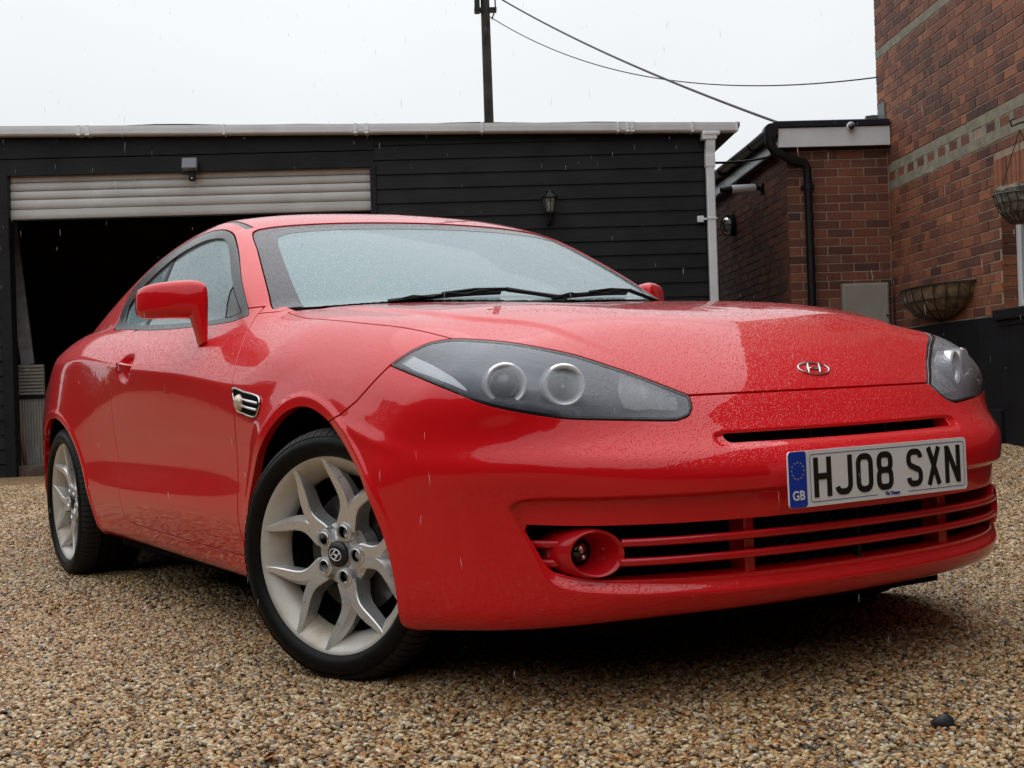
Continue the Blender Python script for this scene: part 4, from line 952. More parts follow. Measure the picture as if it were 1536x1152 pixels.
# ---- gravel: scattered pebbles (geometry nodes on a patch of ground)
def f_peb(t, b):
    oi = nd(t, 'ShaderNodeObjectInfo'); r = ramp(t, oi.outputs['Random'], GRAV); r.color_ramp.interpolation = 'CONSTANT'
    n = noise(t, 120, 3); r2 = ramp(t, n.outputs['Fac'], [(.3, (.72,)*3), (.7, (1.12,)*3)])
    mx_ = nd(t, 'ShaderNodeMixRGB', blend_type='MULTIPLY'); mx_.inputs[0].default_value = 1; t.links.new(r.outputs[0], mx_.inputs[1]); t.links.new(r2.outputs[0], mx_.inputs[2]); t.links.new(mx_.outputs[0], b.inputs['Base Color'])
M_peb = mat('pebble', (.3, .2, .12), .42, build=f_peb)
def pebbles(name, poly_fn, density, smin, smax, seed, dz):
    """poly_fn -> (verts, faces) of the patch"""
    me = bpy.data.meshes.new(name); me.from_pydata(*poly_fn, []) if False else me.from_pydata(poly_fn[0], [], poly_fn[1]); me.update()
    o = bpy.data.objects.new(name, me); COL.objects.link(o)
    g = bpy.data.node_groups.new(name+'_nodes', 'GeometryNodeTree'); g.interface.new_socket('Geometry', in_out='INPUT', socket_type='NodeSocketGeometry'); g.interface.new_socket('Geometry', in_out='OUTPUT', socket_type='NodeSocketGeometry')
    n = g.nodes.new; l = g.links.new; gi = n('NodeGroupInput'); go = n('NodeGroupOutput')
    ds = n('GeometryNodeDistributePointsOnFaces'); ds.inputs['Density'].default_value = density; ds.inputs['Seed'].default_value = seed; l(gi.outputs[0], ds.inputs[0])
    gti = n('GeometryNodeGeometryToInstance')
    for k in range(7):
        ic = n('GeometryNodeMeshIcoSphere'); ic.inputs['Subdivisions'].default_value = 2; ic.inputs['Radius'].default_value = 1.
        nz_ = n('ShaderNodeTexNoise'); nz_.noise_dimensions = '4D'; nz_.inputs['Scale'].default_value = .8; nz_.inputs['W'].default_value = seed*10+k*3.7; nz_.inputs['Detail'].default_value = 1
        sb = n('ShaderNodeVectorMath'); sb.operation = 'SUBTRACT'; sb.inputs[1].default_value = (.5, .5, .5); l(nz_.outputs['Color'], sb.inputs[0])
        sc = n('ShaderNodeVectorMath'); sc.operation = 'SCALE'; sc.inputs['Scale'].default_value = 1.5; l(sb.outputs[0], sc.inputs[0])
        sp = n('GeometryNodeSetPosition'); l(ic.outputs[0], sp.inputs[0]); l(sc.outputs[0], sp.inputs['Offset'])
        tf = n('GeometryNodeTransform'); tf.inputs['Scale'].default_value = ((1, .8, .55), (1, .7, .6), (1.1, .9, .5), (.9, .8, .7), (1.25, .75, .5), (1, 1, .6), (1.1, .65, .55))[k]; l(sp.outputs[0], tf.inputs[0])
        sm = n('GeometryNodeSetMaterial'); sm.inputs['Material'].default_value = M_peb; l(tf.outputs[0], sm.inputs[0]); ssm = n('GeometryNodeSetShadeSmooth'); l(sm.outputs[0], ssm.inputs[0]); l(ssm.outputs[0], gti.inputs[0])
    ip = n('GeometryNodeInstanceOnPoints'); l(ds.outputs['Points'], ip.inputs['Points']); l(gti.outputs[0], ip.inputs['Instance']); ip.inputs['Pick Instance'].default_value = True
    ri = n('FunctionNodeRandomValue'); ri.data_type = 'INT'; ri.inputs['Min'].default_value = 0; ri.inputs['Max'].default_value = 6; l(ri.outputs['Value'], ip.inputs['Instance Index'])
    rr_ = n('FunctionNodeRandomValue'); rr_.data_type = 'FLOAT_VECTOR'; rr_.inputs['Min'].default_value = (-.5, -.5, 0); rr_.inputs['Max'].default_value = (.5, .5, 6.283); l(rr_.outputs['Value'], ip.inputs['Rotation'])
    rs = n('FunctionNodeRandomValue'); rs.data_type = 'FLOAT'; rs.inputs[2].default_value = 0.; rs.inputs[3].default_value = 1.
    pw = n('ShaderNodeMath'); pw.operation = 'POWER'; pw.inputs[1].default_value = 1.8; l(rs.outputs[1], pw.inputs[0]); mr = n('ShaderNodeMath'); mr.operation = 'MULTIPLY_ADD'; mr.inputs[1].default_value = smax-smin; mr.inputs[2].default_value = smin; l(pw.outputs[0], mr.inputs[0]); l(mr.outputs[0], ip.inputs['Scale'])
    ro = n('FunctionNodeRandomValue'); ro.data_type = 'FLOAT_VECTOR'; ro.inputs['Min'].default_value = (0, 0, -dz); ro.inputs['Max'].default_value = (0, 0, dz); 
    ti = n('GeometryNodeTranslateInstances'); l(ip.outputs[0], ti.inputs[0]); l(ro.outputs['Value'], ti.inputs['Translation']); l(ti.outputs[0], go.inputs[0])
    md = o.modifiers.new('scatter', 'NODES'); md.node_group = g; return tag(o, kind='stuff')
def patch(n0, n1, k0, k1, ext=.25):
    """fan shaped patch in front of the camera: n range, half width = k*n+ext"""
    V = []; F = []; ns = np.linspace(n0, n1, 16)
    for n_ in ns:
        for a in np.linspace(0, 1, 9):
            r_ = (k0*n_-ext)*(1-a)+(k1*n_+ext)*a; p = CAM[:2]+BM.T[:2, :2]@np.array([r_, n_]); V.append((p[0], p[1], float(gz(p[0], p[1]))-.006))
    for i in range(15):
        for j in range(8): F.append((i*9+j, i*9+j+1, (i+1)*9+j+1, (i+1)*9+j))
    return V, F
pebbles('gravel', patch(1.75, 4.2, -.40, .50, .3), 15000, .0036, .0082, 1, .003)
pebbles('gravel', patch(4.2, 9.6, -.40, .50, .3), 6500, .0055, .0105, 2, .003)
g0 = lambda r_, n_: float(gz(*(CAM[:2]+BM.T[:2, :2]@np.array([r_, n_]))))-CAM[2]+.02   # rough ground level in u
# single bits on the gravel
m = Mb(); m.sphere((0, 0, 0), 1, 12, 8, sc=(.021, .015, .012)); V = np.array(m.v); V += .004*np.sin(V*140+1)[:, [1, 2, 0]]; m.v = [tuple(v) for v in V]
o = m.build('stone', mat('dark_stone', (.018, .018, .02), .5), angle=40); o.location = (1.166, -0.169, .036); o.rotation_euler = (0, .1, .5); tag(o, 'largest dark stone, lying alone on the pale gravel ahead of the number plate', 'stone')
m = Mb(); P = [(-.032, 0, 0), (-.018, .012, .004), (0, .016, .010), (.020, .011, .007), (.034, 0, .012), (.018, -.012, .003), (0, -.016, .008), (-.020, -.010, .001), (0, 0, .002)]
m.add(P, [(i, (i+1) % 8, 8) for i in range(8)]); o = m.build('leaf', mat('brown_leaf', (.30, .10, .04), .7)); o.location = (0.561, -1.219, .038); o.rotation_euler = (.15, -.2, -.3); tag(o, 'curled orange brown dead leaf on the gravel in front of the near front wheel', 'leaf')
# ---- GARAGE
M_board = mat('black_weatherboard', (.006, .007, .009), .55, spec=.25, build=lambda t, b: (vary((.004, .0045, .006), (.013, .014, .016), 3.5, 6, .0025, 45)(t, b)))
M_felt = mat('roofing_felt', (.012, .014, .022), .6, spec=.3, build=vary((.006, .007, .012), (.014, .016, .028), 8, 4, .002, 80))
M_upvc = mat('white_upvc', (.76, .79, .82), .3, build=vary((.68, .71, .73), (.79, .82, .84), 5, 5))
M_shut = mat('shutter_paint', (.50, .51, .50), .4, build=vary((.46, .455, .43), (.58, .585, .57), 3, 5))
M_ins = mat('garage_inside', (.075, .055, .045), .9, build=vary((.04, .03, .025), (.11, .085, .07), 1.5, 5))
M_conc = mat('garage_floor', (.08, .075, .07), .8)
gb = (-3.7, 11., -.56); garage = bthing('garage', 'low black weatherboarded garage with an open white roller shutter and flat felt roof', 'garage', gb)
GR0, GR1, GN = -3.69, 2.165, 11.0
GU = Spl([-9, -3.7, 2.4, 3], [2.33, 2.20, 2.085, 2.07])      # underside of the gutter
def gpart(mb, name, mt, parent=None, **k): return mb.build(name, mt, parent or garage, base=gb, **k)
# weatherboards right of the door: feather edge, each its own plank
bh = .121; u = -.60; kk = 0
while u < 2.12:
    m = Mb(); u1 = min(u+bh+.012, 2.14); lo_ = -.665; hi_ = GR1-.05; jr = rnd.uniform(-.001, .001)
    m.add([(lo_, GN+.002, u1), (hi_, GN+.002, u1), (hi_, GN-.013+jr, u), (lo_, GN-.013-jr, u), (lo_, GN+.03, u), (hi_, GN+.03, u), (lo_, GN+.03, u1), (hi_, GN+.03, u1)],
          [(0, 3, 2, 1), (3, 4, 5, 2), (0, 1, 7, 6), (0, 6, 4, 3), (1, 2, 5, 7)]); gpart(m, 'weatherboard', M_board); u += bh
m = Mb(); m.box((GR1-.055, GN-.03, -.60), (GR1, GN+.06, 2.12), ch=.003); gpart(m, 'corner_post', M_board)
m = Mb(); m.box((-.690, GN-.028, -.60), (-.640, GN+.10, 1.90), ch=.003); gpart(m, 'door_post', M_board)
# left pier with boards
u = -.60
while u < 1.86:
    m = Mb(); m.add([(-6.9, GN+.002, u+.126), (-3.735, GN+.002, u+.126), (-3.735, GN-.013, u), (-6.9, GN-.013, u), (-6.9, GN+.03, u), (-3.735, GN+.03, u)], [(0, 3, 2, 1), (3, 4, 5, 2)]); gpart(m, 'weatherboard', M_board); u += .121
m = Mb(); m.box((-3.74, GN-.03, -.60), (-3.655, GN+.10, 1.90), ch=.003); gpart(m, 'door_post', M_board)
# fascia above the door: two broad planks
for a, b, c_ in ((1.885, 2.02, -.012), (2.026, 2.22, -.016)):
    m = Mb(); m.box((-6.9, GN+c_, a), (-.655, GN+.03, b), ch=.002); gpart(m, 'fascia_board', M_board)
m = Mb(); m.box((-.655, GN-.004, 2.06), (GR1+.02, GN+.03, 2.13)); gpart(m, 'fascia_board', M_board)
# walls, interior
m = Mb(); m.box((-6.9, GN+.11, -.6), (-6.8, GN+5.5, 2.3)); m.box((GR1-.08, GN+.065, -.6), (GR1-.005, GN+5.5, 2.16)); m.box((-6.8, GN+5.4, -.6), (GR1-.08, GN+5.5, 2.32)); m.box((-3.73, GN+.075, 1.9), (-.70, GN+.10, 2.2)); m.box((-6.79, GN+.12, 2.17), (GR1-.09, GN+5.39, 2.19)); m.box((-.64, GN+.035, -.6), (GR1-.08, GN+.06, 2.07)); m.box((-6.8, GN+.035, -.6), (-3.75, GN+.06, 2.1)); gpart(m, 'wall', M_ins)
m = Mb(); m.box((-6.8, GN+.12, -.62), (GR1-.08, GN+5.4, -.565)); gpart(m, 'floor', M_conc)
m = Mb(); m.box((-3.655, GN+.02, -.60), (-.69, GN+.13, -.50), ch=.004); gpart(m, 'threshold', mat('worn_timber', (.07, .045, .03), .8, build=vary((.05, .03, .02), (.11, .08, .06), 12, 4)))
# roof
m = Mb(); ss = np.linspace(-7, 2.40, 40); V = []; F = []
for i, r_ in enumerate(ss):
    h = float(GU(r_))+.075+.006*math.sin(r_*2.3)+.006*math.sin(r_*5.1+1)
    V += [(r_, GN-.10, h-.030), (r_, GN-.11, h+.004), (r_, GN-.06, h+.014), (r_, GN+5.7, h+.12), (r_, GN+5.7, h-.05), (r_, GN+.0, h-.05)]
for i in range(39):
    for j in range(6): F.append((i*6+j, (i+1)*6+j, (i+1)*6+(j+1) % 6, i*6+(j+1) % 6))
F += [tuple(range(6)), tuple(39*6+j for j in range(5, -1, -1))]; m.add(V, F); gpart(m, 'roof', M_felt)
# gutter: square-line upvc, half open trough swept along the eaves
m = Mb(); P = [(r_, GN-.075, float(GU(r_))+.0) for r_ in np.linspace(-7, 2.37, 24)]
prof = [(.050, .075), (.056, .075), (.055, .050), (.050, .012), (.036, 0), (-.036, 0), (-.045, .012), (-.05, .07), (-.044, .07), (-.04, .015), (.034, .006), (.046, .02)]
m.sweep(P, prof); gut = gpart(m, 'gutter', M_upvc)
for r_ in (-5.6, -3.04, -2.97, -1.863, -.79, -.70, .25, 1.38, 1.46, 1.50, 2.0):
    m = Mb(); h = float(GU(r_)); wide = .016 if abs(r_+3.0) < .1 or abs(r_+.745) < .1 or abs(r_-1.48) < .06 else .010
    m.box((r_-wide, GN-.134, h-.006), (r_+wide, GN-.030, h+.03), ch=.004); m.box((r_-wide, GN-.137, h+.02), (r_+wide, GN-.125, h+.081), ch=.003); gpart(m, 'gutter_bracket', M_upvc, gut)
m = Mb(); m.box((2.362, GN-.134, 2.087), (2.382, GN-.022, 2.168), ch=.004); gpart(m, 'gutter_end', M_upvc, gut)
m = Mb(); m.sweep([(2.14, GN-.078, 2.10), (2.14, GN-.078, 2.03)], [(-.06, -.045), (.06, -.045), (.06, .045), (-.06, .045)], up=(0, 1, 0)); m.box((2.085, GN-.13, 2.06), (2.23, GN-.03, 2.095), ch=.008)
m.sweep([(2.15, GN-.078, 2.03), (2.15, GN-.075, 1.99), (2.148, GN-.062, 1.93), (2.146, GN-.058, 1.86)], [(-.038, -.034), (.038, -.034), (.038, .034), (-.038, .034)], up=(0, 1, 0)); gpart(m, 'outlet', M_upvc, gut)
m = Mb(); m.box((2.112, GN-.094, -.55), (2.180, GN-.030, 1.88), ch=.008); m.box((2.106, GN-.098, 1.80), (2.186, GN-.028, 1.90), ch=.004); dp_ = gpart(m, 'downpipe', M_upvc)
for u_ in (.2, 1.372):
    m = Mb(); m.box((2.105, GN-.10, u_-.006), (2.188, GN-.031, u_+.006), ch=.002); m.box((2.03, GN-.05, u_-.025), (2.085, GN-.026, u_+.028), ch=.004); m.box((2.075, GN-.062, u_-.008), (2.11, GN-.045, u_+.008)); gpart(m, 'pipe_bracket', M_upvc, dp_)
# roller shutter: curved slats, each a part
u = 1.905; hts = [.070, .070, .072, .080, .082]
sh = Mb(); top_ = 1.905
shut = None
for k, h in enumerate(hts):
    m = Mb(); P = [(0, 0), (-.008, -.006), (-.0135, -h*.35), (-.0135, -h*.65), (-.008, -h+.008), (.002, -h+.003), (.002, 0)]
    if k == len(hts)-1: P = [(0, 0), (-.012, -.004), (-.014, -h*.5), (-.014, -h+.006), (-.008, -h), (.006, -h), (.006, 0)]
    V = [(r_, GN+.045+a+.003*(4-k), top_+b) for r_ in (-3.655, -.690) for a, b in P]; n = len(P)
    m.add(V, [(j, (j+1) % n, n+(j+1) % n, n+j) for j in range(n)]+[tuple(range(n-1, -1, -1)), tuple(n+j for j in range(n))])
    gpart(m, 'shutter_slat', M_shut, angle=50); top_ -= h
m = Mb(); m.box((-3.655, GN+.035, top_-.010), (-.690, GN+.060, top_)); gpart(m, 'shutter_seal', M_black)
# things inside the garage
M_rad = mat('radiator_enamel', (.34, .33, .30), .4, build=vary((.27, .26, .23), (.37, .36, .33), 6, 4))
def radiator(lo, hi, n_, horiz, lab, tilt=.0):
    b_ = ((lo[0]+hi[0])/2, n_, lo[1]); t = bthing('radiator_panel', lab, 'radiator', b_); m = Mb(); W_ = hi[0]-lo[0]; H_ = hi[1]-lo[1]; V = []; F = []; K = 9 if horiz else 13; L_ = H_ if horiz else W_; seq = []
    for i in range(K):
        a = i/K*L_; seq += [(a+.05*L_/K, 0), (a+.25*L_/K, -.016), (a+.65*L_/K, -.016), (a+.85*L_/K, 0)]
    for a, d in seq:
        for e in (0, 1):
            V.append((lo[0]+(a if not horiz else e*W_), n_+d+tilt*(a if horiz else e*H_), lo[1]+(a if horiz else e*H_)))
    for i in range(len(seq)-1): F.append((2*i, 2*i+1, 2*i+3, 2*i+2))
    m.add(V, F); m.build('ribbed_face', M_rad, t, base=b_)
    m = Mb(); m.box((lo[0], n_+.002, lo[1]), (hi[0], n_+.03, hi[1])); m.build('back_panel', M_rad, t, base=b_); return t
radiator((-3.85, -.56), (-3.535, .052), GN+.40, False, 'cream radiator with upright ribs standing just inside the open garage door')
radiator((-3.85, .080), (-3.550, .342), GN+.42, True, 'smaller cream panel with level ribs resting on top of the upright-ribbed radiator')
m = Mb(); m.box((-3.85, GN+.375, .053), (-3.535, GN+.45, .079)); bobj(m, 'shelf_batten', M_black, (-3.9, 12, .07), 'thin dark batten lying between the two cream ribbed panels in the garage', 'batten')
m = Mb(); m.tube([(-3.668, 11.26, -.56), (-3.780, 11.36, .08)], .016, 10); bobj(m, 'broom_handle', mat('broom_wood', (.22, .10, .05), .5), (-3.8, 11.6, -.5), 'slim brown wooden pole leaning against the cream radiator', 'pole', smooth=True)
m = Mb(); P0 = np.array([-3.69, 11.45, .345]); P1 = np.array([-3.86, 11.62, 1.58]); m.sweep([P0, P1], [(-.055, -.012), (.055, -.012), (.055, .012), (-.055, .012)], up=(0, 1, 0)); bobj(m, 'leaning_plank', mat('grey_plank', (.20, .20, .19), .6, build=vary((.14, .14, .13), (.25, .25, .24), 10, 4)), P0, 'weathered grey plank leaning at a slant inside the dark garage', 'plank')
m = Mb(); m.box((-3.5, 12.9, -.56), (-2.9, 13.4, .55), ch=.01); m.box((-3.4, 12.95, .55), (-3.05, 13.3, .85), ch=.01); m.box((-2.8, 13.3, -.56), (-2.3, 13.7, .30), ch=.01); bobj(m, 'storage_clutter', mat('clutter', (.2, .1, .08), .8, build=vary((.10, .05, .04), (.35, .22, .18), 4, 3)), (-3.1, 13.1, -.56), 'dim brown boxes stacked inside the dark garage', 'boxes')
# floodlight above the door
fb = (-2.16, GN-.02, 1.97); t = bthing('floodlight', 'small square security floodlight mounted above the garage shutter', 'floodlight', fb)
m = Mb(); m.box((-2.222, GN-.10, 1.885), (-2.098, GN-.045, 1.985), ch=.006, rot=[[1, 0, 0], [0, .94, .34], [0, -.34, .94]]); m.build('lamp_head', mat('flood_glass', (.16, .17, .19), .15), t, base=fb)
m = Mb(); m.box((-2.235, GN-.052, 1.86), (-2.085, GN-.016, 1.885), ch=.003); m.box((-2.18, GN-.05, 1.88), (-2.14, GN-.016, 1.95)); m.build('bracket', M_black, t, base=fb)
m = Mb(); m.box((-2.172, GN-.07, 1.800), (-2.122, GN-.02, 1.86), ch=.004); sn = m.build('sensor', M_black, t, base=fb); m = Mb(); m.sphere((-2.147, GN-.07, 1.822), .007, 8, 6); m.build('sensor_lens', M_upvc, sn, base=fb)
# lantern
lb = (.792, GN-.03, 1.40); t = bthing('wall_lantern', 'traditional black coach lantern on the weatherboards', 'wall lamp', lb)
def hexl(m, prof, c, n=6): return m.lathe(prof, c, (0, 0, 1), n, up=(0, 1, 0))
c = (.792, GN-.13, 0); m = Mb(); hexl(m, [(.004, 1.66), (.010, 1.655), (.012, 1.64), (.028, 1.625), (.030, 1.615), (.075, 1.575), (.072, 1.57), (.0001, 1.575)], c); m.build('lantern_roof', M_black, t, base=lb)
m = Mb(); hexl(m, [(.058, 1.572), (.034, 1.455), (.0001, 1.455)], c); m.build('lantern_glass', glassy('lantern_pane', (.8, .85, .82), (.45, .47, .44), .35, .5, droplets=False), t, base=lb)
m = Mb()
for i in range(6):
    a = math.radians(60*i)+math.pi; m.tube([np.array([c[0]+.060*math.sin(a), c[1]+.060*math.cos(a), 1.572]), np.array([c[0]+.036*math.sin(a), c[1]+.036*math.cos(a), 1.455])], .0035, 5)
m.build('lantern_bars', M_black, t, base=lb)
m = Mb(); hexl(m, [(.0001, 1.456), (.040, 1.456), (.036, 1.440), (.014, 1.420), (.010, 1.39), (.0001, 1.385)], c); m.tube([(c[0], c[1], 1.40), (c[0], c[1]+.03, 1.37), (c[0], c[1]+.08, 1.38), (c[0], GN-.02, 1.42)], .010, 8); m.box((.765, GN-.034, 1.36), (.819, GN-.012, 1.50), ch=.006); m.build('wall_arm', M_black, t, base=lb)
m = Mb(); m.lathe([(.0001, 1.545), (.014, 1.54), (.02, 1.52), (.012, 1.47), (.0001, 1.465)], c, (0, 0, 1), 12); m.build('bulb', M_upvc, t, base=lb, smooth=True)
# ---- BRICKS
def brickcol(t, b, stops, island):
    if island: src = nd(t, 'ShaderNodeNewGeometry').outputs['Random Per Island']
    else: src = nd(t, 'ShaderNodeObjectInfo').outputs['Random']
    r = ramp(t, src, stops); r.color_ramp.interpolation = 'CONSTANT' if False else 'LINEAR'
    n = noise(t, 38, 5, .65); r2 = ramp(t, n.outputs['Fac'], [(.25, (.55, .55, .58)), (.55, (1., 1., 1.)), (.8, (1.35, 1.3, 1.2))])
    mx_ = nd(t, 'ShaderNodeMixRGB', blend_type='MULTIPLY'); mx_.inputs[0].default_value = .8; t.links.new(r.outputs[0], mx_.inputs[1]); t.links.new(r2.outputs[0], mx_.inputs[2]); st_ = noise(t, 1.3, 5, .65, nd(t, 'ShaderNodeNewGeometry').outputs['Position']); r3 = ramp(t, st_.outputs['Fac'], [(.32, (.50, .50, .52)), (.5, (.92, .92, .92)), (.7, (1.15, 1.12, 1.08))]); m3 = nd(t, 'ShaderNodeMixRGB', blend_type='MULTIPLY'); m3.inputs[0].default_value = 1; t.links.new(mx_.outputs[0], m3.inputs[1]); t.links.new(r3.outputs[0], m3.inputs[2]); t.links.new(m3.outputs[0], b.inputs['Base Color'])
    bump(t, b, noise(t, 160, 4).outputs['Fac'], .0025, .7)
HB = [(0, (.075, .026, .018)), (.25, (.17, .056, .030)), (.45, (.23, .080, .038)), (.62, (.10, .036, .025)), (.80, (.28, .10, .045)), (.90, (.15, .052, .032)), (1, (.34, .13, .052))]
EB = [(0, (.08, .028, .020)), (.35, (.18, .058, .034)), (.6, (.23, .080, .045)), (.8, (.16, .052, .032)), (.92, (.065, .026, .022)), (1, (.21, .085, .052))]
WB = lambda S_, a=1.35, b=1.16, c=1.0: [(p_, (q_[0]*a, q_[1]*b, q_[2]*c)) for p_, q_ in S_]
HB = WB(HB, 1.12, 1.06, 1.02); EB = WB(EB, 1.06, 1.04, 1.02)
M_hb = mat('house_brick', (.15, .05, .04), .75, build=lambda t, b: brickcol(t, b, HB, False)); M_hbi = mat('house_brick_far', (.15, .05, .04), .75, build=lambda t, b: brickcol(t, b, HB, True))
M_eb = mat('extension_brick', (.15, .05, .04), .75, build=lambda t, b: brickcol(t, b, EB, False)); M_ebi = mat('extension_brick_far', (.15, .05, .04), .75, build=lambda t, b: brickcol(t, b, EB, True))
M_ob = mat('orange_brick', (.30, .10, .04), .75, build=vary((.20, .065, .03), (.34, .115, .045), 20, 5, .002, 90))
M_mort = mat('mortar', (.25, .19, .15), .9, build=vary((.24, .175, .12), (.36, .28, .20), 9, 5, .002, 120))
M_cem = mat('cement_band', (.26, .25, .20), .9, build=vary((.17, .155, .11), (.29, .26, .20), 11, 5, .003, 60))
M_black_r = mat('black_render', (.012, .0125, .015), .6, spec=.2, build=vary((.006, .006, .008), (.010, .011, .014), 5, 5, .003, 50))
def bmesh_brick(L_, H_, D_=.05, ch=.003): return Mb().box((0, -.5*D_, 0), (L_, .5*D_, H_), ch=ch)
class Wall:
    """bricks laid in a plane. o: origin, e: direction along the wall, nrm: outward"""
    def __init__(s, root, base, o, e, nrm, mt, mti): s.root = root; s.base = np.array(base, float); s.o = np.array(o, float); s.e = np.array(e, float); s.n = np.array(nrm, float); s.mt = mt; s.mti = mti; s.items = []
    def add(s, a, u, L_, H_, mt=None, d=0.): s.items.append((a, u, L_, H_, mt, d-.0215+rnd.uniform(-.0015, .0015)))
    def finish(s, limit):
        sc = []
        for it in s.items:
            c = s.o+s.e*(it[0]+it[2]/2)+np.array([0, 0, it[1]+it[3]/2]); x, y, z = px_of(c); infr = -20 < x < 1556 and -20 < y < 700
            sc.append((0 if infr else 1, z*z/(it[2]*it[3])))
        order = sorted(range(len(s.items)), key=lambda i: sc[i]); big = set(order[:limit]); meshes = {}; far = Mb(); farm = []
        R = Matrix([[s.e[i], -s.n[i], (0, 0, 1)[i]] for i in range(3)])
        for i, (a, u, L_, H_, mt, d) in enumerate(s.items):
            p = s.o+s.e*a+s.n*d+np.array([0, 0, u])
            if i in big:
                k = (round(L_, 3), round(H_, 3), (mt or s.mt).name)
                if k not in meshes:
                    mm = bmesh_brick(L_, H_, .05); me = bpy.data.meshes.new('brick'); me.from_pydata(mm.v, [], mm.f); me.materials.append(mt or s.mt); me.update(); meshes[k] = me
                o = bpy.data.objects.new('brick', meshes[k]); COL.objects.link(o); o.parent = s.root; o.matrix_basis = Matrix.Translation(p-s.base) @ R.to_4x4()
            else:
                mm = Mb().box((0, -.025, 0), (L_, .025, H_)); V = np.array(mm.v); V = p+V[:, :1]*s.e-V[:, 1:2]*s.n+V[:, 2:]*np.array([0, 0, 1]); far.add(V, mm.f)
        if far.v: tag(far.build('brickwork', s.mti, s.root, base=s.base), kind='stuff')
def courses(wl, a0, a1f, u0, u1, bond, skip=None, orange=None, lens=(.2150, .1025), j=.010, h=.065):
    k = 0; u = u0
    while u+h <= u1+.004:
        a1 = a1f(u) if callable(a1f) else a1f
        a = a0-( (0, .1125)[k % 2] if bond == 'S' else (0, .16)[k % 2] ); i = 0
        while a < a1:
            L_ = lens[0] if (bond == 'S' or (i % 2 == 0)) else lens[1]
            if bond == 'G' and k % 3 == 1: L_ = lens[1]
            b0, b1 = max(a, a0), min(a+L_, a1)
            if b1-b0 > .03 and not (skip and skip(b0, b1, u, u+h)):
                wl.add(b0, u, b1-b0, h, M_ob if (orange and orange(b0, u)) else None)
            a += L_+j; i += 1
        u += h+j; k += 1
# ---- HOUSE: side wall running towards the camera, plane r = HR
HR = 3.779; hb = (HR, 9., -.5); house = bthing('brick_house', 'tall brick house wall with cement bands and a black painted plinth', 'house', hb)
def hpart(mb, name, mt, parent=None, **k): return mb.build(name, mt, parent or house, base=hb, **k)
UT = 5.6; PL = .405; W0_, W1_ = 7.75, 8.985   # window opening in n
m = Mb()    # mortar core, with the opening left free
m.box((HR+.004, 11.30, -.7), (HR+.35, 11.55, 2.3)); m.box((HR+.004, W1_+.003, -.7), (HR+.35, 11.55-.0, UT)) if False else None
m = Mb(); m.box((HR+.0015, W1_+.004, PL-.02), (HR+.34, 11.55, UT)); m.box((HR+.0015, W0_, 1.27), (HR+.34, W1_+.004, UT)); m.box((HR+.004, 5.2, PL-.02), (HR+.34, W0_, UT)); m.box((HR+.34, 5.2, -.7), (HR+6, 11.55, UT))
m.box((HR+.004, -9., PL-.02), (HR+.34, 5.2, UT)); hpart(m, 'wall', M_mort)
WS = Wall(house, hb, (HR, 11.548, 0), (0, -1, 0), (-1, 0, 0), M_hb, M_hbi)
bands = [(1.615, 1.845), (2.815, 2.890)]
def hskip(a, b, u, v):
    n1, n0 = 11.548-a, 11.548-b
    if any(u < q-.004 and v > p+.004 for p, q in bands): return True
    if n0 < 9.35 and n1 < 9.4 and u < 2.2 and v < .41: return True
    return False
orr = random.Random(3)
def horange(a, u):
    n = 11.548-a
    if n < 9.45 and u < .78: return orr.random() < .45
    return orr.random() < (.05 if u > 1.9 else .012)
haf = lambda u: 11.548-W1_ if u < 1.20 else (11.548-W1_-.095 if u < 1.485 else 3.85)
ucs = [(PL+.010, 1.612), (1.848, 2.812), (2.895, 3.70)]
for a, b in ucs:
    kn = round((b-a)/.075); hh = (b-a)/kn-.010; courses(WS, 0, haf, a+.002, b, 'F', hskip, horange, h=hh, j=.010)
# bricks in the double band, alternating with cement blocks
a = .02; k = 0
while a < 3.85:
    L_ = .150; WS.add(a, 1.6965, L_, .064, None, -.004); a += .150+.085; k += 1
WS.finish(300)
for u0_, u1_ in ((1.615, 1.690), (1.768, 1.843), (2.817, 2.888)):
    m = Mb(); V = []; F = []; K = 60
    for i in range(K+1):
        n_ = 11.549-(11.549-7.0)*i/K; j1, j2 = (rnd.uniform(-.006, .006) for _ in (0, 1)); dd = rnd.uniform(-.002, .002)
        V += [(HR-.003+dd, n_, u0_+j1*.6), (HR-.006+dd, n_, u1_+j2*.6), (HR+.01, n_, u1_+j2*.6), (HR+.01, n_, u0_+j1*.6)]
    for i in range(K):
        for j in range(3): F.append((4*i+j, 4*i+4+j, 4*i+5+j, 4*i+1+j))
        F.append((4*i+3, 4*i+7, 4*i+4, 4*i))
    m.add(V, F); hpart(m, 'cement_band', M_cem)
m = Mb(); a = .02+.150
while a < 3.85: m.box((HR-.002, 11.548-a-.083, 1.690), (HR+.01, 11.548-a-.002, 1.768)); a += .235
hpart(m, 'cement_block', M_cem)
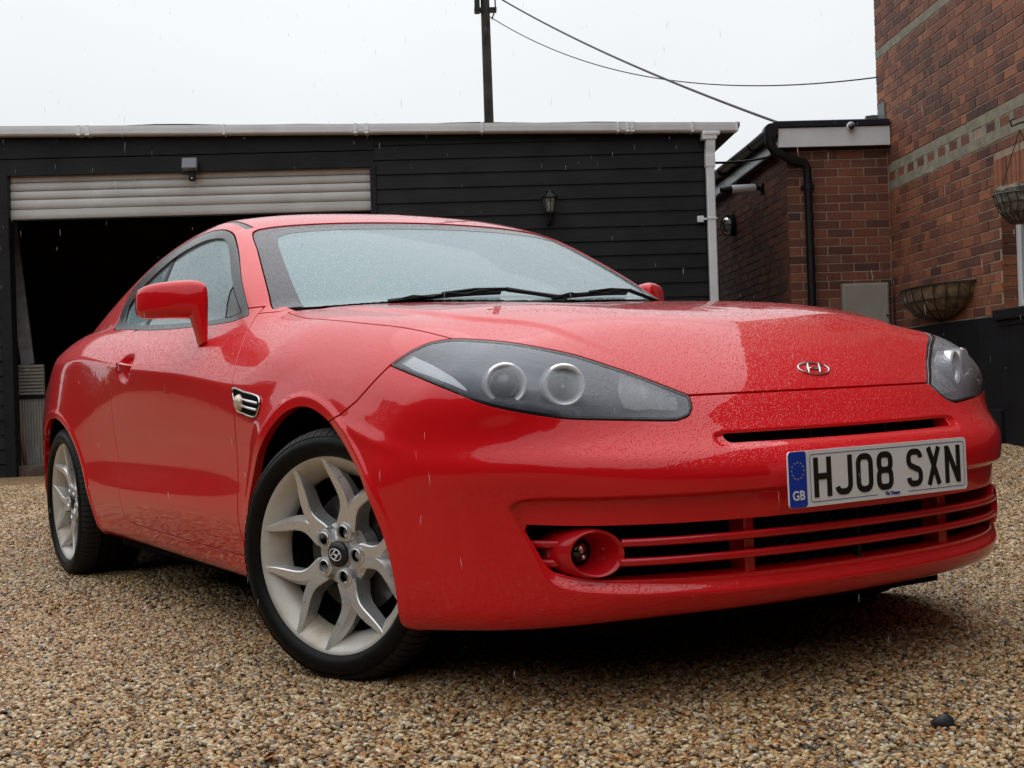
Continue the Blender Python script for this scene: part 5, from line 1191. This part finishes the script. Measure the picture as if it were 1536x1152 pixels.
# plain brickwork nearer than the frame shows (procedural)
def f_brickwall(t, b):
    tc_ = nd(t, 'ShaderNodeTexCoord'); mp_ = nd(t, 'ShaderNodeMapping'); mp_.inputs['Rotation'].default_value = (math.radians(90), 0, math.radians(90)); t.links.new(tc_.outputs['Object'], mp_.inputs[0])
    sx = nd(t, 'ShaderNodeSeparateXYZ'); t.links.new(tc_.outputs['Object'], sx.inputs[0]); cx = nd(t, 'ShaderNodeCombineXYZ'); t.links.new(sx.outputs[1], cx.inputs[0]); t.links.new(sx.outputs[2], cx.inputs[1])
    br = nd(t, 'ShaderNodeTexBrick', Scale=1.); br.inputs['Brick Width'].default_value = .225; br.inputs['Row Height'].default_value = .075; br.inputs['Mortar Size'].default_value = .005; t.links.new(cx.outputs[0], br.inputs['Vector'])
    br.inputs['Color1'].default_value = (.11, .04, .03, 1); br.inputs['Color2'].default_value = (.20, .075, .05, 1); br.inputs['Mortar'].default_value = (.22, .17, .13, 1); t.links.new(br.outputs['Color'], b.inputs['Base Color'])
M_bw = mat('near_brickwork', (.15, .06, .04), .8, build=f_brickwall)
m = Mb(); m.box((HR-.001, -9, PL), (HR+.003, 7.0, UT)); hpart(m, 'near_brickwork', M_bw)
# black plinth with a step, and window sill
m = Mb(); m.box((HR-.018, W1_+.02, -.75), (HR+.30, 11.29, PL), ch=.006); m.box((HR-.018, -9, -.75), (HR+.30, W1_+.02, PL-.03), ch=.006); m.box((HR-.045, 9.0, -.75), (HR-.010, 11.29, -.25), ch=.006); hpart(m, 'plinth', M_black_r)
m = Mb(); m.box((HR-.055, W0_-.1, PL-.035), (HR+.11, W1_+.075, PL+.038), ch=.006); m.box((HR-.03, W0_-.1, PL-.075), (HR+.02, W1_+.06, PL-.036), ch=.004); hpart(m, 'window_sill', M_black_r)
# reveal bricks (jamb facing the camera)
WR = Wall(house, hb, (HR+.0, W1_, 0), (1, 0, 0), (0, -1, 0), M_hb, M_hbi)
u = PL+.045; k = 0
while u < 1.24:
    WR.add(.002, u, .102, .065, M_ob if (u < .85 and orr.random() < .6) else None, .0); u += .075; k += 1
WR.finish(40)
# soldier course over the window
WL = Wall(house, hb, (HR, W1_+.09, 0), (0, -1, 0), (-1, 0, 0), M_hb, M_hbi)
a = 0.
while a < 1.45: WL.add(a, 1.262, .065, .225, M_ob if orr.random() < .5 else None, .001); a += .075
WL.finish(40)
m = Mb(); m.box((HR+.10, W0_+.0, PL+.04), (HR+.16, W0_+.07, 1.26)); m.box((HR+.10, W1_-.075, PL+.04), (HR+.16, W1_-.005, 1.26), ch=.004); m.box((HR+.10, W0_, 1.19), (HR+.16, W1_-.076, 1.26)); m.box((HR+.10, W0_, PL+.04), (HR+.16, W1_-.076, PL+.10)); m.box((HR+.11, 8.33, PL+.1), (HR+.15, 8.38, 1.19)); wf = hpart(m, 'window', M_upvc)
m = Mb(); m.box((HR+.125, W0_+.07, PL+.10), (HR+.131, W1_-.075, 1.19)); hpart(m, 'pane', M_darkglass, wf)
# lead flashing where the extension roof meets the house
m = Mb(); m.box((HR-.015, 11.32, 2.21), (HR+.0, 11.50, 2.40)); m.add([(HR-.105, 11.556, 2.16), (HR+.03, 11.556, 2.16), (HR+.03, 11.556, 2.33), (HR-.06, 11.556, 2.33)], [(0, 1, 2, 3)]); m.box((HR-.10, 11.55, 2.15), (HR+.01, 11.60, 2.325)); hpart(m, 'flashing', mat('lead', (.11, .12, .12), .5))
# ---- EXTENSION: low flat roofed brick building joined to the house
ER, EN = 2.888, 11.30; eb = (3.3, EN, -.5); ext = bthing('brick_extension', 'low flat roofed brick extension with white fascia and black gutter beside the house', 'extension', eb)
def epart(mb, name, mt, parent=None, **k): return mb.build(name, mt, parent or ext, base=eb, **k)
m = Mb(); m.box((ER+.0015, EN+.0015, -.7), (HR-.001, EN+4.5, 2.12)); epart(m, 'wall', M_mort)
WF = Wall(ext, eb, (ER, EN, 0), (1, 0, 0), (0, -1, 0), M_eb, M_ebi); courses(WF, 0, HR-ER-.012, -.645, 2.05, 'S'); WF.finish(150)
WE = Wall(ext, eb, (ER, EN+4.3, 0), (0, -1, 0), (-1, 0, 0), M_eb, M_ebi); courses(WE, 0, 4.298, -.645, 2.05, 'F'); WE.finish(150)
m = Mb(); m.box((ER-.09, EN-.095, 2.00), (HR-.01, EN-.075, 2.165), ch=.002); epart(m, 'front_fascia', M_upvc)
m = Mb(); m.box((ER-.085, EN-.07, 1.990), (HR-.01, EN+.0, 2.00)); m.box((ER-.085, EN-.0, 1.99), (ER-.004, EN+4.4, 2.0)); epart(m, 'soffit', M_black)
m = Mb(); m.box((ER-.09, EN-.073, 2.00), (ER-.07, EN+4.4, 2.105), ch=.002); epart(m, 'side_fascia', M_upvc)
m = Mb(); m.box((ER-.13, EN-.115, 2.167), (HR-.016, EN+4.5, 2.225), ch=.008); m.box((ER-.10, EN-.085, 2.10), (HR-.012, EN+4.4, 2.166)); epart(m, 'roof', M_felt)
# black half round gutter along the side and the downpipe with its swan neck
gx_ = ER-.155; m = Mb(); prof = [(.055*math.cos(math.radians(a)), .055*math.sin(math.radians(a))) for a in range(180, 361, 20)]+[(.048*math.cos(math.radians(a)), .048*math.sin(math.radians(a))) for a in range(360, 179, -20)]
m.sweep([(gx_, EN-.12, 2.145), (gx_, EN+4.4, 2.20)], prof); g_ = epart(m, 'gutter', M_black, smooth=True, angle=40)
for n_ in (EN+.6, EN+1.3, EN+2.0, EN+2.7):
    m = Mb(); m.sweep([(gx_, n_-.018, 2.149), (gx_, n_+.018, 2.149)], [(.060*math.cos(math.radians(a)), .062*math.sin(math.radians(a))) for a in range(180, 361, 20)]+[(.05, .006), (-.05, .006)]); epart(m, 'gutter_clip', M_black, g_)
m = Mb(); m.lathe([(.0001, 0), (.060, 0), (.060, .10), (.0001, .10)], (gx_, EN-.13, 2.145), (0, 1, 0), 16); m.tube([(gx_, EN-.08, 2.12), (gx_, EN-.08, 2.03), (gx_+.03, EN-.085, 1.97), (gx_+.17, EN-.065, 1.90), (ER+.145, EN-.055, 1.865), (ER+.165, EN-.05, 1.81), (ER+.168, EN-.05, 1.2), (ER+.172, EN-.05, -.5)], [.050, .046, .042, .038, .038, .036, .036, .036], 14); dpp = epart(m, 'downpipe', M_black, smooth=True, angle=40)
for u_ in (1.66, .55):
    m = Mb(); m.lathe([(.0375, -.018), (.043, -.018), (.043, .018), (.0375, .018)], (ER+.168, EN-.05, u_), (0, 0, 1), 16); m.box((ER+.11, EN-.03, u_-.014), (ER+.226, EN-.004, u_+.014)); epart(m, 'pipe_clip', M_black, dpp)
# meter cabinet
mb_ = (3.51, EN-.05, .55); t = bthing('meter_cabinet', 'beige meter cabinet fixed low on the extension wall', 'cabinet', mb_)
M_beige = mat('beige_grp', (.30, .275, .235), .5, build=vary((.26, .24, .20), (.33, .31, .27), 4, 4)); m = Mb(); m.box((3.312, EN-.10, .25), (3.712, EN-.026, .815), ch=.006); m.build('cabinet_body', M_beige, t, base=mb_)
m = Mb(); m.box((3.326, EN-.108, .265), (3.700, EN-.101, .800), ch=.003); dr_ = m.build('cabinet_door', M_beige, t, base=mb_); m = Mb(); m.lathe([(.010, 0), (.010, .004), (.0001, .004)], (3.69, EN-.108, .53), (0, -1, 0), 10); m.build('lock', M_black, dr_, base=mb_)
# bullet camera, dome camera, bulkhead light
cb = (ER, 12.25, 1.80); t = bthing('security_camera', 'white bullet security camera with a black hood on the extension side wall', 'camera', cb)
A = np.array([2.80, 12.18, 1.800]); Bc = np.array([2.565, 12.12, 1.785]); m = Mb(); m.tube([A, Bc], [.041, .041], 20); m.build('camera_body', M_upvc, t, base=cb, smooth=True, angle=40)
m = Mb(); d_ = (Bc-A)/np.linalg.norm(Bc-A); m.tube([Bc+d_*.001, Bc+d_*.06, Bc+d_*.10], [.040, .036, .024], 16); m.build('camera_hood', M_black, t, base=cb, smooth=True, angle=40)
m = Mb(); m.lathe([(.050, 0), (.050, .022), (.02, .03), (.0001, .03)], (ER-.004, 12.19, 1.80), (-1, 0, 0), 18); m.tube([(ER-.02, 12.19, 1.80), (2.80, 12.18, 1.80)], .02, 10); m.build('camera_mount', M_black, t, base=cb)
db = (3.42, EN-.10, 2.18); t = bthing('dome_camera', 'tiny dome camera under the roof edge on the white fascia', 'camera', db)
m = Mb(); m.lathe([(.034, .0), (.034, .035), (.025, .045)], (3.42, EN-.097, 2.165), (0, -1, 0), 18); m.build('camera_base', M_upvc, t, base=db, smooth=True, angle=50)
m = Mb(); m.sphere((3.42, EN-.145, 2.155), .028, 16, 10); m.build('camera_dome', M_darkglass, t, base=db, smooth=True)
lb2 = (ER, 13.5, 1.62); t = bthing('bulkhead_light', 'oval bulkhead light with a wire guard on the extension side wall', 'wall lamp', lb2)
c = np.array([ER-.004, 13.5, 1.62]); m = Mb(); m.lathe([(.115, 0), (.115, .04), (.10, .05), (.0001, .05)], c, (-1, 0, 0), 28, sx=.8); m.build('lamp_base', M_black, t, base=lb2, smooth=True, angle=40)
m = Mb(); m.lathe([(.095, .045), (.090, .075), (.07, .105), (.035, .125), (.0001, .130)], c, (-1, 0, 0), 28, sx=.8); m.build('lamp_glass', glassy('bulkhead_glass', (.8, .8, .78), (.5, .49, .46), .55, .4, droplets=False), t, base=lb2, smooth=True)
m = Mb()
for a in (-.045, 0, .045): m.tube([c+np.array([-.045-.09*math.sin(math.pi*k/8)**.5, a, .105*math.cos(math.pi*k/8)]) for k in range(9)], .0035, 5)
m.tube([c+np.array([-.045-.09*math.sin(math.pi*k/8)**.5, .08*math.cos(math.pi*k/8), 0]) for k in range(9)], .0035, 5); m.build('wire_guard', M_black, t, base=lb2)
# ---- utility pole and cables
pb_ = (.568, 20., -.6); pole = bthing('utility_pole', 'dark timber utility pole rising behind the garage', 'pole', pb_)
M_pole = mat('creosoted_timber', (.022, .017, .014), .85, build=lambda t, b: vary((.012, .010, .009), (.05, .038, .03), 7, 6, .004, 40)(t, b))
m = Mb(); m.tube([(.60, 20, -.6), (.572, 20, 3.5), (.568, 20, 6.2), (.565, 20, 8.3)], [.105, .075, .068, .06], 14); m.build('timber_post', M_pole, pole, base=pb_, smooth=True, angle=50)
m = Mb(); m.box((.405, 19.85, 5.72), (.485, 20.05, 6.3), ch=.01); m.box((.40, 19.95, 5.75), (.74, 20.1, 5.80)); m.build('junction_box', M_black, pole, base=pb_)
m = Mb(); m.tube([(.66, 19.9, 5.60), (.72, 19.88, 5.75), (.715, 19.9, 6.0), (.66, 19.9, 6.1)], .012, 6); m.build('cable_loop', M_black, pole, base=pb_)
def cable(P0, P1, sag, r, lab):
    P0, P1 = np.array(P0, float), np.array(P1, float); m = Mb(); m.tube([P0+(P1-P0)*t-np.array([0, 0, sag*4*t*(1-t)]) for t in np.linspace(0, 1, 40)], r, 6, caps=False); bobj(m, 'cable', M_black, P0, lab, 'cable', 'overhead service cables', smooth=True)
cable((.66, 20, 6.03), (ER-.06, EN-.02, 2.225), .10, .012, 'thick straight black cable running down from the pole to the extension roof')
cable((.64, 20, 5.665), (HR+.0, 11.54, 2.66), .42, .007, 'thin sagging cable crossing the sky from the pole to the house corner')
cable((2.17, GN+1.0, 2.035), (ER-.10, EN+.15, 1.965), .03, .012, 'short black cable strung between the garage and the extension')
# ---- half basket on the wall
M_coco = mat('coco_liner', (.10, .065, .035), .95, build=vary((.07, .045, .025), (.24, .16, .09), 16, 6, .008, 70)); M_wire = mat('black_wire', (.012, .012, .012), .5)
wb = (HR, 10.15, .55); t = bthing('wall_basket', 'half round coco lined wire basket on the wall above the black plinth', 'planter', wb)
cn, cu, Rn, Rh, Rd = 10.12, .685, .66, .255, .24
def bp_(a, b, k=1.): return (HR-.004-Rd*math.cos(b)*math.sin(a)*k, cn-Rn*math.cos(a)*math.cos(b)*k, cu-Rh*math.sin(b)*k)
m = Mb(); nu, nv = 26, 9; V = [bp_(math.pi*i/nu, (math.pi/2)*(j/nv)**.9, .985+.012*math.sin(i*2.1+j)) for j in range(nv+1) for i in range(nu+1)]; m.add(V, [(j*(nu+1)+i, j*(nu+1)+i+1, (j+1)*(nu+1)+i+1, (j+1)*(nu+1)+i) for j in range(nv) for i in range(nu)])
m.build('coco_liner', M_coco, t, base=wb, smooth=True)
m = Mb()
for b in (0., .42, .85): m.tube([bp_(math.pi*i/30, b, 1.02) for i in range(31)], .007 if b == 0 else .0045, 5)
for a in np.linspace(.15, math.pi-.15, 11): m.tube([bp_(a, (math.pi/2)*i/10, 1.02) for i in range(11)], .004, 5)
m.tube([(HR-.006, cn-Rn, cu), (HR-.006, cn+Rn, cu)], .008, 5); m.build('wire_frame', M_wire, t, base=wb)
m = Mb(); m.add([bp_(math.pi*i/nu, 0, .95)[:2]+(cu-.03+.008*math.sin(i*3),) for i in range(nu+1)], [tuple(range(nu+1))]); m.build('soil', mat('soil', (.02, .014, .01), .95), t, base=wb)
# ---- hanging basket by the window with its scroll bracket
hbk = (HR-.28, 8.33, 1.2); t = bthing('hanging_basket', 'round wire hanging basket with dry moss hung from a scroll bracket beside the window', 'planter', hbk)
C0 = np.array([HR-.19, 8.20, 1.13]); m = Mb()
M_moss = mat('dry_moss', (.10, .09, .045), .95, build=vary((.06, .055, .035), (.26, .24, .19), 30, 5, .01, 80))
m.lathe([(.0001, -.19), (.06, -.18), (.115, -.13), (.15, -.06), (.165, 0), (.0001, .02)], C0, (0, 0, 1), 24); m.build('moss_liner', M_moss, t, base=hbk, smooth=True)
m = Mb()
for r_, h in ((.175, .0), (.160, -.055), (.13, -.12), (.075, -.18)): m.tube([C0+np.array([r_*math.cos(a), r_*math.sin(a), h]) for a in np.linspace(0, 2*math.pi, 25)], .006 if h == 0 else .0035, 5, caps=False)
for a in np.linspace(0, 2*math.pi, 21)[:-1]: m.tube([C0+np.array([r_*math.cos(a+k_), r_*math.sin(a+k_), h]) for r_, h, k_ in ((.175, 0, 0), (.160, -.055, .08), (.13, -.12, -.05), (.075, -.18, .03))], .0035, 4)
m.build('wire_frame', M_wire, t, base=hbk)
m = Mb(); m.lathe([(.155, .0), (.165, .03), (.13, .05), (.0001, .055)], C0, (0, 0, 1), 20); V = np.array(m.v); V[:, 2] += .014*np.sin(V[:, 0]*90)*np.sin(V[:, 1]*70); m.v = [tuple(v) for v in V]; m.build('dead_growth', M_moss, t, base=hbk)
m = Mb()
for a in (0, 2.1, 4.2): m.tube([C0+np.array([.172*math.cos(a), .172*math.sin(a), 0]), C0+np.array([0, 0, .41])], .003, 4)
m.build('chain', M_wire, t, base=hbk)
m = Mb(); top = C0+np.array([0, 0, .43]); m.tube([(HR-.01, C0[1], top[2]+.02), (HR-.10, C0[1], top[2]+.04), top+np.array([0, 0, .02]), top+np.array([-.05, 0, 0]), top+np.array([-.06, 0, .035]), top+np.array([-.03, 0, .05])], .007, 6); m.tube([(HR-.01, C0[1], top[2]-.15), (HR-.05, C0[1], top[2]-.10), (HR-.12, C0[1], top[2]+.03)], .006, 6); m.box((HR-.012, C0[1]-.012, top[2]-.18), (HR-.002, C0[1]+.012, top[2]+.06)); m.build('scroll_bracket', M_wire, t, base=hbk)
print('setting', round(time.time()-T0, 1))
# ================================================================ UNSEEN HEDGES, ADDED TO DARKEN WHAT THE CAR PAINT REFLECTS
def f_hedge(t, b):
    n = noise(t, 14, 6, .7); r = ramp(t, n.outputs['Fac'], [(.3, (.006, .010, .005)), (.6, (.025, .040, .014)), (.8, (.05, .07, .025))]); t.links.new(r.outputs[0], b.inputs['Base Color'])
M_hedge = mat('hedge_leaves', (.02, .03, .01), .8, spec=.2, build=f_hedge)
def hedge(P0, P1, H_, D_, lab, seed):
    rg = random.Random(seed); P0 = np.array(P0, float); P1 = np.array(P1, float); L_ = np.linalg.norm(P1-P0); e = (P1-P0)/L_; q = np.array([-e[1], e[0], 0]); m = Mb(); K = int(L_/.25); prof = [(-.5, 0), (-.52, .3), (-.5, .6), (-.46, .85), (-.35, .97), (0, 1.02), (.35, .97), (.46, .85), (.5, .5), (.5, 0)]; V = []; F = []; n = len(prof)
    for i in range(K+1):
        for a, b_ in prof: V.append(P0+e*L_*i/K+q*(a*D_+rg.uniform(-.12, .12))+np.array([0, 0, b_*H_*(1+.05*math.sin(i*.37))+(rg.uniform(-.12, .12) if b_ > 0 else 0)]))
    for i in range(K):
        for j in range(n-1): F.append((i*n+j, (i+1)*n+j, (i+1)*n+j+1, i*n+j+1))
    F += [tuple(range(n)), tuple(K*n+j for j in range(n-1, -1, -1))]
    m.add(V, F); o = m.build('hedge', M_hedge); tag(o, lab, 'hedge'); return o
hedge((-22, -6.6, -.05), (9, -8.6, -.05), 3.6, 1.4, 'unseen dense evergreen hedge left of the gravel, added to darken the car reflections', 1)
hedge((9.5, -8, -.05), (12.5, 9, -.05), 4.6, 2.0, 'unseen taller evergreen hedge behind the viewer, added to darken the car reflections', 2)
# ---- falling rain: short streaks hanging in the air
rg = random.Random(11); m = Mb()
for k in range(950):
    n_ = rg.uniform(1.6, 10.5); p = np.array(b2w((rg.uniform(-.46, .46)*n_, n_, rg.uniform(-.30, .33)*n_))); L_ = rg.uniform(.003, .010)*(1+n_*.12); r_ = rg.uniform(.0003, .0006)*(1+n_*.10); dx, dy = rg.uniform(-.0012, .0012), rg.uniform(-.0012, .0012)
    if p[2] < .03 or (-3.5 < p[0] < 1.0 and abs(p[1]) < 1.0 and p[2] < 1.35): continue
    m.add([p+np.array([r_, 0, 0]), p+np.array([-r_*.5, r_*.87, 0]), p+np.array([-r_*.5, -r_*.87, 0]), p+np.array([dx, dy, L_]), p-np.array([dx, dy, L_])], [(0, 1, 3), (1, 2, 3), (2, 0, 3), (1, 0, 4), (2, 1, 4), (0, 2, 4)])
def f_rain(t, b):
    b.inputs['Alpha'].default_value = .35
tag(m.build('rain', mat('rain_drop', (.75, .78, .8), .2, build=f_rain), smooth=True), kind='stuff')
for o in bpy.data.objects:
    if o.type == 'MESH' and 'label' in o and o.parent: del o['label']
print('total', round(time.time()-T0, 1), 'tris', sum(len(o.data.polygons) for o in bpy.data.objects if o.type == 'MESH'))
